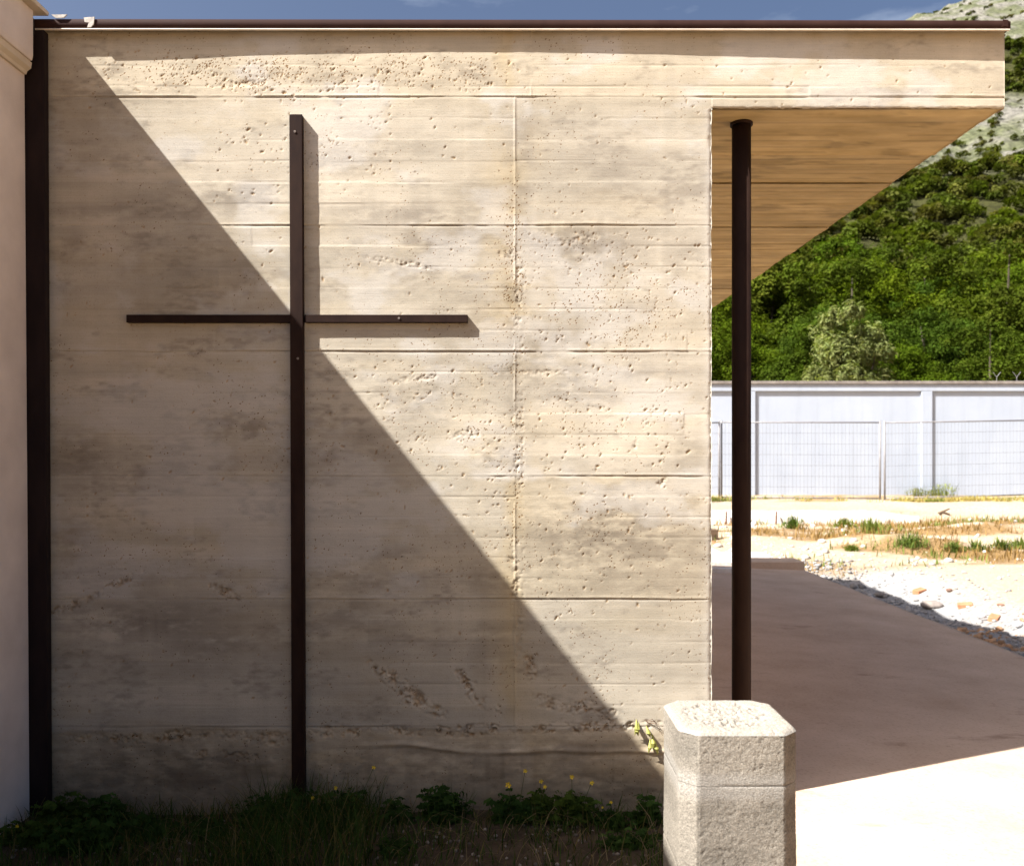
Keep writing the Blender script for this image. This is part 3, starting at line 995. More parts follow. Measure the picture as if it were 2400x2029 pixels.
for k in range(4):
    z1, z0 = joints[k], joints[k + 1]
    nzb = int((z1 - z0) / 0.0031)
    zz = np.linspace(z0 + 0.0004, z1 - 0.0004, nzb)
    if k == 0:
        zz = np.linspace(z0 + 0.0004, z1 - 0.010, nzb)
    Sg, Zg = np.meshgrid(rs, zz)
    smooth_band = np.exp(-((Zg - (joints[1] - 0.002)) / 0.030) ** 4) * (0.55 + 0.9 * fbm(Sg * 9, Zg * 20, 303, 3))
    smooth_band = np.clip(smooth_band, 0, 0.92)
    dep = pits(Sg, Zg, 300 + k) * (1 - smooth_band) + 0.004 * (fbm(Sg * 8, Zg * 8, 305, 2) - 0.5)
    dj = np.minimum(np.abs(Zg - z0), np.abs(Zg - z1) if k else 9)
    dep += 0.0016 * np.clip(1 - dj / 0.004, 0, 1) * sstep(0.45, .62, fbm(Sg * 12, Zg * 0, 307, 2))
    Vx = rp[None, :, 0] - rn[None, :, 0] * dep
    Vy = rp[None, :, 1] - rn[None, :, 1] * dep
    V = np.stack([Vx, Vy, Zg], -1).reshape(-1, 3)
    n = len(rs)
    ix = np.arange(n * nzb).reshape(nzb, n)
    nxt = np.roll(ix, -1, 1)
    F = np.stack([ix[:-1], nxt[:-1], nxt[1:], ix[1:]], -1).reshape(-1, 4)
    al = np.empty((nzb, n, 3))
    al[:] = (0.345, 0.313, 0.268)
    al *= (0.84 + 0.32 * fbm(Sg * 7, Zg * 9, 309, 4))[..., None]
    al *= (1 - 0.40 * np.clip(dep / 0.0022, 0, 1))[..., None] * np.array([1, 0.97, 0.92])
    al = al * (1 - 0.35 * smooth_band[..., None]) + np.array([0.44, 0.42, 0.39]) * 0.35 * smooth_band[..., None]
    low = sstep(joints[1] - 0.036, joints[1] - 0.05, Zg + 0.012 * (fbm(Sg * 14, Zg * 0, 311, 3) - .5))
    al *= (1 - 0.13 * low)[..., None]
    link('block', np_mesh('block', V, F, True, al.reshape(-1, 3)), M['bollard'], bol)

# top: worn rim and a rough filling of pebbly concrete
nr = 46
tv, tcx = [], []
for j in range(nr):
    t = 1 - j / (nr - 1)
    sc = t
    px_, py_ = rp[:, 0] * sc, rp[:, 1] * sc
    if j == 0:
        zt = np.full(len(rs), ZB - 0.0104)
    else:
        d_in = (1 - t) * h2
        zt = ZB - 0.0104 * np.exp(-(d_in / 0.005)) + 0.0022 * (fbm(px_ * 60, py_ * 60, 321, 3) - .5)
        mask = sstep(0.80, 0.70, np.sqrt((px_ / h2) ** 2 + (py_ / h2) ** 2) + 0.12 * (fbm(px_ * 22, py_ * 22, 323, 2) - .5))
        crust = np.abs(fbm(px_ * 52, py_ * 52, 325, 2) - .5)
        zt = zt - mask * (0.003 + 0.050 * np.clip(0.10 - crust, 0, 1) + 0.010 * (fbm(px_ * 90, py_ * 90, 327, 2) - .5))
        zt = zt - 0.003 * np.clip(fbm(px_ * 140, py_ * 140, 329, 2) - 0.6, 0, 1) * 4
    if j == 0:
        px_, py_ = px_ * 1.0, py_ * 1.0
    tv.append(np.stack([px_, py_, zt], -1))
    cc = np.empty((len(rs), 3))
    cc[:] = (0.36, 0.335, 0.295)
    if j:
        cc *= (1 - 0.45 * mask * np.clip(1 - crust / 0.08, 0, 1))[:, None] * np.array([1, .95, .9])
    tcx.append(cc)
n = len(rs)
ix = np.arange(n * nr).reshape(nr, n)
nxt = np.roll(ix, -1, 1)
F = np.stack([ix[:-1], nxt[:-1], nxt[1:], ix[1:]], -1).reshape(-1, 4)
link('worn_top', np_mesh('worn_top', np.concatenate(tv), F, True, np.concatenate(tcx)), M['bollard'], bol)


# ================================================================== ground
def slab_z(x):
    return -1.415 - 0.03 * np.clip(np.asarray(x, float) - 0.83, -0.2, 4.0)


def ledge_blend(x):
    return sstep(7.0, 9.5, x)


def ground_rel(x, y):
    x = np.asarray(x, float)
    y = np.asarray(y, float)
    z = np.full(np.broadcast(x, y).shape, -1.55)
    z = z + 0.035 * (fbm(x * 0.6, y * 0.6, 401, 3) - 0.5) + 0.03 * (fbm(x * 3, y * 3, 403, 3) - 0.5)
    z = z + 0.18 * sstep(11.5, 16.6, y)
    # white spoil heaps in the weeds
    for cx, cy, r, hh in ((5.6, 14.0, .8, .16), (6.5, 13.7, .7, .14), (8.0, 15.2, 1.2, .14), (9.2, 15.6, 1.0, .12), (4.1, 14.4, .5, .08)):
        z = z + hh * np.exp(-(((x - cx) / r) ** 2 + ((y - cy) / (r * .6)) ** 2)) * (0.7 + 0.6 * fbm(x * 4, y * 4, 405, 2))
    # strip of rubble beside the slab
    rub = sstep(3.7, 3.95, x) * sstep(5.6, 4.6, x) * sstep(12.6, 11.6, y)
    z = z - rub * (0.08 + 0.20 * sstep(7.4, 9.6, y) - 0.10 * (fbm(x * 5, y * 5, 407, 3) - 0.35))
    # bank behind the low ledge, ordinary slope further right
    up1 = np.where(y > 17.12, 0.26, 0.0)
    up2 = 0.26 * sstep(15.8, 18.4, y)
    b = ledge_blend(x)
    z = z + up1 * (1 - b) + up2 * b
    z = z + 0.10 * sstep(17.2, 19.2, y)
    # under the slab
    ins = (x < 3.80) & (x > -2.0) & (y < 11.55) & (y > 3.6)
    ins = ins | ((x < 3.80) & (x > 0.93) & (y < 11.55) & (y > 2.95))
    z = np.where(ins, -1.62, z)
    # foreground
    z = np.where((y <= 3.9) & (x < 0.92), -1.435 + 0.035 * (fbm(x * 4, y * 4, 409, 3) - .5), z)
    z = np.where((y <= 2.95) & (x >= 0.92), slab_z(x) - 0.01 + 0.02 * (fbm(x * 3, y * 3, 411, 3) - .5), z)
    return z


def hit(px, py, y0=4.0, y1=30.0):
    ys = np.arange(y0, y1, 0.01)
    z = PZ(py) * ys
    g = ground_rel(PX(px) * ys, ys)
    k = np.argmax(z < g) if PZ(py) < 0 and (z < g).any() else len(ys) - 1
    y = ys[k]
    return PX(px) * y, y, float(g[k])


def axis(parts):
    out = []
    for a, b, st in parts:
        out.append(np.arange(a, b, st))
    return np.concatenate(out + [[parts[-1][1]]])


ax = axis([(-600, -60, 60), (-60, -8, 4), (-8, -2.4, .5), (-2.4, 1.2, .03), (1.2, 3.6, .2), (3.6, 10, .07), (10, 20, .16), (20, 60, 2), (60, 700, 40)])
ay = axis([(-600, -60, 60), (-60, -6, 4), (-6, 2.6, .3), (2.6, 3.66, .025), (3.66, 5, .11), (5, 12.5, .085), (12.5, 17.0, .07), (17.0, 17.3, .03), (17.3, 21.4, .12), (21.4, 33, 1.0)])
GX, GY = np.meshgrid(ax, ay)
GZ = ground_rel(GX, GY)
col = np.empty(GX.shape + (3,))
col[:] = (0.46, 0.355, 0.25)
bounce_earth = sstep(3.0, 2.2, GY)[..., None]                      # unseen near ground, coloured orange to throw warm bounce onto the wall
col = col * (1 - bounce_earth) + np.array([0.55, 0.35, 0.165]) * bounce_earth
pt = fbm(GX * 0.9, GY * 0.9, 421, 4)
col *= (0.82 + 0.36 * pt)[..., None]
dry = sstep(11.6, 12.6, GY + 0.6 * (fbm(GX * .8, GY * .8, 423, 3) - .5) + 0.16 * np.clip(4.6 - GX, 0, 2)) * sstep(17.1, 16.6, GY)
dry *= sstep(0.40, 0.56, fbm(GX * 0.75, GY * 1.6, 425, 4))
dry = np.maximum(dry, sstep(18.4, 18.7, GY) * sstep(.35, .55, fbm(GX * 1.5, GY * 3, 427, 3)) * 0.8)
col = col * (1 - dry[..., None]) + np.array([0.27, 0.17, 0.075]) * dry[..., None]
gr_line = 4.25 + 0.25 * (GY < 9) + 0.5 * (fbm(GX, GY * .7, 429, 3) - .5)
grav = sstep(3.6, 3.8, GX) * sstep(gr_line + 1.35, gr_line + 0.7, GX) * sstep(12.4, 11.8, GY)
col = col * (1 - grav[..., None]) + np.array([0.33, 0.32, 0.31]) * grav[..., None]
red = sstep(3.6, 3.8, GX) * sstep(5.2, 4.6, GX) * sstep(9.8, 8.2, GY) * sstep(.38, .55, fbm(GX * 3, GY * 3, 431, 3))
col = col * (1 - 0.8 * red[..., None]) + np.array([0.46, 0.31, 0.20]) * 0.8 * red[..., None]
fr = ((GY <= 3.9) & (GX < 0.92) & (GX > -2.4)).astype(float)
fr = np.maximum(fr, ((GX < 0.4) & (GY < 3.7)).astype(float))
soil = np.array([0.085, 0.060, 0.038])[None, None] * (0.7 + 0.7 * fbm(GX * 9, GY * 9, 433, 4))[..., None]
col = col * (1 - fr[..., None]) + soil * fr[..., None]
V = np.stack([GX, GY, GZ + E], -1).reshape(-1, 3)
ix = np.arange(GX.size).reshape(GX.shape)
F = np.stack([ix[:-1, :-1], ix[:-1, 1:], ix[1:, 1:], ix[1:, :-1]], -1).reshape(-1, 4)
gr = link('ground', np_mesh('ground', V, F, True, col.reshape(-1, 3)), M['ground'])
tag(gr, 'pale dusty site ground with weeds and gravel', kind='structure')

# concrete floor under and beside the canopy
sx = np.linspace(0.9, 3.83, 60)
syy = np.linspace(2.85, 11.6, 130)
SX, SY = np.meshgrid(sx, syy)
SX = SX + np.where(np.arange(60)[None, :] == 59, 0.035 * (fbm(SY * 2.3, SY * 0, 441, 3) - .5), 0)
SZ = slab_z(SX) + 0.006 * (fbm(SX * 1.2, SY * 1.2, 443, 3) - .5) + E
V = np.stack([SX, SY, SZ], -1).reshape(-1, 3)
ix = np.arange(SX.size).reshape(SX.shape)
F = [np.stack([ix[:-1, :-1], ix[:-1, 1:], ix[1:, 1:], ix[1:, :-1]], -1).reshape(-1, 4)]
for e in (ix[:, -1], ix[0, ::-1], ix[-1]):
    b = len(V)
    low = V[e].copy()
    low[:, 2] -= 0.2
    V = np.concatenate([V, low])
    k = np.arange(len(e) - 1)
    F.append(np.stack([e[k], b + k, b + k + 1, e[k + 1]], -1))
fl = link('concrete_floor', np_mesh('concrete_floor', V, np.concatenate(F), True), M['slab'])
tag(fl, 'concrete floor lying in the canopy shade', kind='structure')
f2 = MB().box(-1.86, 0.899, YW + 0.31, 11.6, E - 1.62, E - 1.416)
tag(f2.build('concrete_floor', M['slab']), 'concrete floor behind the wall', kind='structure')

# loose concrete pieces at the far end of the floor
def paving(name, label, px0, px1, ptop, pbot, depth, h, m, cat='paving slab', rz=0.0):
    zb = PZ(pbot) * depth
    w = (PX(px1) - PX(px0)) * depth
    xc = (PX(px0) + PX(px1)) / 2 * depth
    t = thing(name, label, cat, (xc, depth, zb + E), rz)
    return t, w, h


stp = MB()
stp.box(-0.36, 0.34, -0.02, 0.42, -0.12, 0.115)
o = stp.build('concrete_step', M['slab'], None, 0.012)
o.location = (3.50, 11.45, E - 1.515)
tag(o, 'low grey concrete step in shade at the far end of the floor', 'step')
pv = MB().box(-0.30, 0.30, 0, 0.55, -0.10, 0.075)
o = pv.build('paving_slab', M['ledge'], None, 0.01)
o.location = (3.42, 12.4, E - 1.52)
o.rotation_euler = (0, 0, -0.06)
tag(o, 'pale sunlit paving slab behind the low concrete step', 'paving slab')
pv = MB().box(-0.75, 0.75, 0, 2.2, -0.12, 0.03)
o = pv.build('paving_slab', M['ledge'], None, 0.01)
o.location = (2.45, 12.0, E - 1.50)
tag(o, 'wide cream paving slab seen between wall end and pillar', 'paving slab')
pv = MB().box(-0.85, 0.35, 0, 0.12, -0.08, 0.06)
o = pv.build('kerb_stone', M['ledge'], None, 0.008)
o.location = (2.5, 10.9, E - 1.475)
tag(o, 'flat grey kerb lying on the shaded floor behind the pillar', 'kerb')
tb = MB().box(-0.9, 0.72, 0, 0.16, -0.05, 0.22)
o = tb.build('timber_beam', M['timber'], None, 0.012)
o.location = (2.75, 14.5, E - 1.475)
tag(o, 'dark brown timber beam lying beyond the floor, between wall end and pillar', 'beam')
tb = MB().box(-0.55, 0.45, 0, 0.14, 0, 0.06)
o = tb.build('terracotta_tile', M['terracotta'], None, 0.008)
o.location = (2.95, 14.27, E - 1.50)
tag(o, 'orange terracotta tile in front of the dark timber beam', 'tile')

# low concrete ledge below the site fence, in cast lengths
led = thing('concrete_ledge', 'low white concrete kerb wall at the foot of the site fence', 'low wall', (3.5, 17.1, E - 1.4))
edges = [-3.0, 1.9, 5.18, 7.9]
for k in range(3):
    n = 60
    x0, x1 = edges[k] + 0.012, edges[k + 1] - 0.012
    us = np.linspace(x0, x1, n)
    zt = -1.125 + 0.016 * (fbm(us * 2.2, us * 0, 451 + k, 3) - .5)
    if k == 2:
        zt = zt - 0.10 * sstep(6.9, 7.9, us)
    yfr = 17.02 + 0.04 * (fbm(us * 3, us * 0, 453, 3) - .5)
    prof = []
    for q in range(n):
        prof += [(us[q], yfr[q] - 0.02, -1.52 + E), (us[q], yfr[q], zt[q] - 0.02 + E), (us[q], yfr[q] + 0.02, zt[q] + E), (us[q], 17.34, zt[q] + 0.006 + E), (us[q], 17.34, -1.52 + E)]
    V = np.array(prof)
    F = []
    for q in range(n - 1):
        for j in range(4):
            a = q * 5 + j
            F.append((a, a + 5, a + 6, a + 1))
    F = np.array(F)
    me = np_mesh('ledge_block', V, F)
    o = world_part(link('ledge_block', me, M['ledge'], led))
    cap = MB()
    for q in (0, n - 1):
        cap.v += [tuple(V[q * 5 + j]) for j in range(5)]
    for nm, fc in (('end_face', (0, 1, 2, 3, 4)), ('end_face', (9, 8, 7, 6, 5))):
        c1 = MB()
        c1.v = [cap.v[q] for q in fc]
        c1.f = [(0, 1, 2, 3, 4)]
        c1.build(nm, M['ledge'], o)

for i, (pa, pb_, lab) in enumerate((((1816, 1234), (1822, 1199), 'thin rusty iron stake leaning on the low white ledge, right of the round pillar'),
                                    ((1700, 1234), (1704, 1199), 'thin rusty iron stake by the low ledge, left of the round pillar'))):
    y = 16.92
    s = MB().tube((PX(pa[0]) * y, y - 0.06, PZ(pa[1]) * y + E - 0.05), (PX(pb_[0]) * y, y + 0.05, PZ(pb_[1]) * y + E), 0.018, 0.016, 8)
    tag(s.build('iron_stake', M['rust']), lab, 'stake')

# ================================================================== boundary wall
bw_ = thing('boundary_wall', 'long white-blue rendered boundary wall with sunk panels below the wooded hill', 'wall', (8, 21.1, E - 1.1))
YB = 21.0
zt, zb_ = 1.585, 1.42
pitch, pw = 4.15, 0.26
pr = 5.9
world_part(MB().box(-24, 60, YB, YB + 0.30, E + zb_, E + zt).build('top_beam', M['white_wall'], bw_, 0.012))
capb = MB().box(-24, 60, YB - 0.035, YB + 0.335, E + zt + 0.002, E + zt + 0.075)
world_part(capb.build('wall_cap', M['wall_cap'], bw_, 0.008))
k = -7
xr = pr + k * pitch
while xr < 60:
    world_part(MB().box(xr - pw, xr, YB, YB + 0.30, E - 1.5, E + zb_ - 0.002).build('pilaster', M['white_wall'], bw_, 0.012))
    pn = MB().box(xr + 0.002, xr + pitch - pw - 0.002, YB + 0.052, YB + 0.24, E - 1.5, E + zb_ - 0.002)
    world_part(pn.build('wall_panel', M['white_wall'], bw_))
    xr += pitch
for px in (2336, 2383):
    y = YB + 0.15
    b_ = MB()
    x = PX(px) * y
    b_.tube((x, y, E + zt + 0.07), (x, y, E + zt + 0.19), 0.006, 0.006, 6)
    b_.tube((x, y, E + zt + 0.18), (x - 0.09, y, E + zt + 0.30), 0.0055, 0.0055, 6)
    b_.tube((x, y, E + zt + 0.18), (x + 0.09, y, E + zt + 0.30), 0.0055, 0.0055, 6)
    world_part(b_.build('wire_bracket', M['galv'], bw_))

# ================================================================== site fence panels
def fence_panel(p0, p1, h, label):
    """p0, p1: foot of both posts (x, y, z rel)"""
    p0, p1 = np.array(p0), np.array(p1)
    L = float(np.linalg.norm((p1 - p0)[:2]))
    t = thing('fence_panel', label, 'fence', (p0[0], p0[1], p0[2] + E), math.atan2(p1[1] - p0[1], p1[0] - p0[0]), 'mesh panels of the site fence')
    dz = p1[2] - p0[2]
    for x, z in ((0.0, 0.0), (L, dz)):
        MB().tube((x, 0, z - 0.08), (x, 0, z + h + 0.03), 0.021, 0.021, 10).build('post', M['galv'], t, smooth=True)
    for zz in (0.05, h - 0.01):
        MB().tube((0, 0, zz), (L, 0, zz + dz), 0.014, 0.014, 8).build('rail', M['galv'], t, smooth=True)
    w = MB()
    nv = int(L / 0.078)
    r = 0.0026
    for k in range(1, nv):
        x = L * k / nv
        z = dz * k / nv
        w.tube((x, 0, z + 0.05), (x, 0, z + h - 0.01), r, r, 4, False)
    for k in range(1, 7):
        zz = 0.05 + (h - 0.06) * k / 7
        w.tube((0, 0.004, zz), (L, 0.004, zz + dz), 0.0031, 0.0031, 4, False)
    o = w.build('wire_mesh', M['wire'], t)
    o['kind'] = 'stuff'


def ft_(px, py, y):
    return (PX(px) * y, y, PZ(py) * y)


fence_panel(ft_(1691, 1170, 19.3), ft_(2062.5, 1173.5, 19.0), 1.67, 'mesh fence panel crossing behind the round pillar, before the white boundary wall')
fence_panel(ft_(2073.5, 1173.5, 19.0), ft_(2415, 1164, 19.4), 1.665, 'mesh fence panel at the right edge of the photo, before the white wall')
fence_panel(ft_(1560, 1190, 17.9), ft_(1685.5, 1171, 19.25), 1.67, 'short angled mesh fence panel half hidden by the concrete wall end')
fence_panel(ft_(2424, 1164, 19.4), ft_(2780, 1160, 19.6), 1.66, 'mesh fence panel beyond the right edge of the photo')

# ================================================================== foliage builders
def leaf_quads(C, N, size, aspect=0.6, rng=RNG, fold=True):
    n = len(C)
    N = N / (np.linalg.norm(N, axis=1, keepdims=True) + 1e-9)
    R = rng.normal(size=(n, 3))
    T = np.cross(N, R)
    T /= np.linalg.norm(T, axis=1, keepdims=True) + 1e-9
    B = np.cross(N, T)
    s = np.asarray(size)[:, None]
    a = C + T * s * 0.55
    c = C - T * s * 0.55
    b = C + B * s * aspect * 0.5 + N * s * 0.12
    d = C - B * s * aspect * 0.5 + N * s * 0.12
    V = np.stack([a, b, c, d], 1).reshape(-1, 3)
    F = np.arange(n * 4).reshape(n, 4)
    return V, F


def unit(n, rng):
    v = rng.normal(size=(n, 3))
    return v / np.linalg.norm(v, axis=1, keepdims=True)


def crown_cloud(rng, rx, ry, rz, zc, nl, nblob, leaf, tint, upright=False, low=-0.75):
    """leaves spread over many clumps that fill an uneven crown"""
    C0, R0 = [], []
    for _ in range(nblob):
        d = unit(1, rng)[0]
        d[2] = d[2] if d[2] > low else -d[2]
        q = rng.uniform(0.45, 0.92)
        if upright:
            c = np.array([d[0] * rx * q * .8, d[1] * ry * q * .8, zc + d[2] * rz * q])
        else:
            c = np.array([d[0] * rx * q, d[1] * ry * q, zc + d[2] * rz * q])
        C0.append(c)
        R0.append(rng.uniform(0.20, 0.42) * min(rx, rz))
    C0, R0 = np.array(C0), np.array(R0)
    # small sprays around every clump
    k = 9
    d = unit(nblob * k, rng)
    d[:, 2] = np.abs(d[:, 2]) * 1.0 - 0.25
    C1 = np.repeat(C0, k, 0) + d * np.repeat(R0, k)[:, None] * 0.85
    R1 = np.repeat(R0, k) * rng.uniform(0.25, 0.5, nblob * k)
    p = R1 ** 2
    pick = rng.choice(len(C1), nl, p=p / p.sum())
    d = unit(nl, rng)
    P = C1[pick] + d * (R1[pick] * rng.uniform(0.35, 1.08, nl))[:, None] * np.array([1, 1, 0.8 if not upright else 1.5])
    Nn = d + 0.6 * unit(nl, rng) + np.array([0, 0, 0.55])
    sz = leaf * rng.uniform(0.6, 1.35, nl)
    V, F = leaf_quads(P, Nn, sz, 0.62 if not upright else 0.3, rng)
    ct = np.array(tint) * (0.62 + 0.72 * rng.random((len(C1), 1)))[pick] * (1 + 0.12 * (rng.random((nl, 3)) - .5))
    return V, F, np.repeat(ct, 4, 0), C0


def trunk_mb(h, r, targets, rng):
    m = MB()
    pts = [np.array([0, 0, -0.4])]
    for k in range(1, 6):
        pts.append(np.array([rng.normal(0, .06) * k * h / 8, rng.normal(0, .06) * k * h / 8, h * k / 5]))
    for k in range(5):
        m.tube(pts[k], pts[k + 1], r * (1 - .13 * k), r * (1 - .13 * (k + 1)), 9, False)
    for t in targets:
        s = pts[rng.integers(2, 6)]
        mid = (s + t) / 2 + rng.normal(0, .2, 3)
        m.tube(s, mid, r * .42, r * .28, 6, False)
        m.tube(mid, t, r * .28, r * .08, 6, False)
    return m


def tree_proto(seed, rx, rz, h, nl, nblob, leaf, tint, upright=False, name='broadleaf_tree'):
    rng = np.random.default_rng(seed)
    t = bpy.data.objects.new(name, None)
    COL.objects.link(t)
    zc = h - rz
    V, F, c, C0 = crown_cloud(rng, rx, rx * rng.uniform(.85, 1.1), rz, zc, nl, nblob, leaf, tint, upright)
    link('crown', np_mesh('crown', V, F, False, c), M['leaf'], t)
    trunk_mb(max(1.0, zc - 0.2 * rz), 0.028 * h, C0[rng.choice(len(C0), 7)], rng).build('trunk', M['bark'], t)
    return t


G1, G2, G3, G4, G5 = (0.056, 0.088, 0.006), (0.062, 0.084, 0.008), (0.080, 0.094, 0.010), (0.046, 0.074, 0.008), (0.068, 0.104, 0.006)
protos = [tree_proto(501, 3.2, 3.9, 8.6, 29000, 40, .128, G1), tree_proto(502, 2.9, 3.4, 7.6, 27000, 36, .125, G2),
          tree_proto(503, 3.6, 4.3, 9.6, 31000, 44, .13, G5), tree_proto(504, 2.6, 3.6, 8.0, 26000, 34, .125, G3),
          tree_proto(505, 3.3, 3.6, 8.2, 29000, 42, .128, G4)]
GRP = 'trees of the wood behind the boundary wall'


def hill_rel(x, y):
    x = np.asarray(x, float)
    y = np.asarray(y, float)
    yt = [31, 45, 60, 90, 130, 200, 260, 330, 430, 560, 640, 760, 1000]
    zt_ = [-1, -0.6, 0.6, 5.4, 20.8, 57, 91, 132, 196, 280, 322, 330, 300]
    z = np.interp(y, yt, zt_)
    r = x / np.maximum(y, 30)
    fall = np.interp(r, [-1.2, -0.2, 0.2, 0.46, 0.60, 0.9, 1.4], [0.35, 0.55, 0.82, 0.965, 1.02, 1.10, 1.0])
    k = sstep(90, 330, y)
    z = z * (1 - k + k * fall)
    z = z + (fbm(x * 0.012, y * 0.012, 461, 4) - .5) * 26 * sstep(90, 260, y) + (fbm(x * 0.06, y * 0.06, 463, 3) - .5) * 5 * sstep(60, 140, y)
    return z


rt = random.Random(5)
spots = []
for Y, step, ht, jit in ((30.5, 3.4, 5.6, 1.0), (35.5, 3.6, 7.2, 1.2), (41, 3.9, 9.0, 1.6), (48, 4.2, 11.0, 2.0), (56, 4.6, 13.0, 2.2)):
    x = 0.16 * Y + rt.uniform(0, 2)
    while x < 0.78 * Y:
        spots.append((x + rt.uniform(-.7, .7), Y + rt.uniform(-jit, jit), ht * rt.uniform(.84, 1.14)))
        x += step * rt.uniform(.85, 1.2)
hts = [8.6, 7.6, 9.6, 8.0, 8.2]
used = [False] * 5
LABS = {30.5: 'small green broadleaf tree of the front row just over the white boundary wall'}
order = [0, 4, 1, 3, 2, 0, 3, 1, 4, 2]
for i, (x, y, ht) in enumerate(spots):
    k = order[(i * 7 + i // 3) % 10]
    if used[k]:
        o = copy_tree(protos[k])
    else:
        o = protos[k]
        used[k] = True
    s = ht / hts[k]
    o.scale = (s * rt.uniform(.95, 1.2), s * rt.uniform(.95, 1.2), s)
    o.rotation_euler = (0, 0, rt.uniform(0, 6.28))
    o.location = (x, y, E + float(hill_rel(x, max(y, 31.2))) - 0.1)
    if y < 38:
        lab, g = 'low green broadleaf tree in the front rows of the wood right behind the white wall', 'front trees of the wood'
    elif y < 45:
        lab, g = 'mid-height green broadleaf tree in the middle of the wood behind the white wall', 'middle trees of the wood'
    else:
        lab, g = 'tall green broadleaf tree at the back of the wood where the hillside starts', 'back trees of the wood'
    tag(o, lab, 'tree', g)
for k, o in enumerate(protos):
    if not used[k]:
        o.location = (20 + 3 * k, 52, E)
        tag(o, 'tall green broadleaf tree at the back of the wood where the hillside starts', 'tree', 'back trees of the wood')

# pale feathery tree
ol = tree_proto(520, 1.55, 2.45, 5.7, 12500, 34, .17, (0.185, 0.195, 0.070), True, 'olive_tree')
ol.location = (10.5, 27.2, E - 1.05)
tag(ol, 'pale grey-green feathery tree standing out before the dark wood', 'tree')

# ================================================================== hillside
hx = np.concatenate([np.arange(-700, -60, 20), np.arange(-60, 60, 8), np.arange(60, 420, 3.4), np.arange(420, 1000, 20)])
hy = np.concatenate([np.arange(31.2, 90, 4), np.arange(90, 650, 3.4), np.arange(650, 1001, 25)])
HX, HY = np.meshgrid(hx, hy)
HZ = hill_rel(HX, HY)


def rockness(x, y, z):
    t = z / np.maximum(y, 1) + 0.05 * (fbm(x * 0.02, y * 0.02, 471, 4) - .5)
    band1 = sstep(0.300, 0.330, t) * sstep(0.402, 0.385, t)
    band2 = sstep(0.450, 0.470, t)
    return np.clip(np.maximum(band1, band2), 0, 1)


rk = rockness(HX, HY, HZ)
rough_r = (fbm(HX * 0.16, HY * 0.16, 475, 4) - .5)
HZ = HZ + rk * rough_r * 4.0
rn_ = sstep(0.40, 0.60, fbm(HX * 0.11, HY * 0.16, 477, 4, 0.6))
hc = np.empty(HX.shape + (3,))
grassc = np.array([0.085, 0.098, 0.032])
rockc = np.array([0.205, 0.19, 0.16])
forest = np.array([0.050, 0.050, 0.014])
rmix = (rk * (0.25 + 0.75 * rn_))[..., None]
hc = forest * (1 - rk[..., None]) + grassc * rk[..., None]
hc = hc * (1 - rmix) + rockc * rmix
V = np.stack([HX, HY, HZ + E], -1).reshape(-1, 3)
ix = np.arange(HX.size).reshape(HX.shape)
F = np.stack([ix[:-1, :-1], ix[:-1, 1:], ix[1:, 1:], ix[1:, :-1]], -1).reshape(-1, 4)
hl = link('hillside', np_mesh('hillside', V, F, True, hc.reshape(-1, 3)), M['hill'])
tag(hl, 'steep hillside with pale limestone outcrops', kind='structure')

# the wood on the hillside: a mass of crowns that nobody could count
rng = np.random.default_rng(77)
TV, TF, TC = [], [], []
base = 0
shapes = []
for k in range(6):
    n = 360
    nb = 14
    bc_ = unit(nb, rng) * np.array([.62, .62, .42])
    bc_[:, 2] = np.abs(bc_[:, 2]) + .12
    br = rng.uniform(.26, .44, nb)
    pk = rng.choice(nb, n, p=br ** 2 / (br ** 2).sum())
    d = unit(n, rng)
    d[:, 2] = np.where(d[:, 2] < -.35, -d[:, 2], d[:, 2])
    P = bc_[pk] + d * (br[pk] * rng.uniform(.75, 1.05, n))[:, None]
    shapes.append((P, d, rng.uniform(.8, 1.2, nb)[pk]))
cand = []
for Y0, Y1, dens in ((60, 100, .045), (100, 170, .062), (170, 270, .066), (270, 420, .016), (420, 640, .008)):
    A = (0.5 * (.70 - .22) * (Y1 ** 2 - Y0 ** 2))
    n = int(A * dens)
    y = np.sqrt(rng.uniform(Y0 ** 2, Y1 ** 2, n))
    r = rng.uniform(.22, .70, n)
    cand.append(np.stack([r * y, y], 1))
cand = np.concatenate(cand)
cz = hill_rel(cand[:, 0], cand[:, 1])
ck = rockness(cand[:, 0], cand[:, 1], cz)
keep = rng.random(len(cand)) > ck * 0.05
cand, cz, ck = cand[keep], cz[keep], ck[keep]
palette = np.array([(.060, .080, .012), (.050, .070, .011), (.076, .078, .018), (.070, .078, .018), (.068, .094, .010), (.058, .068, .016)])
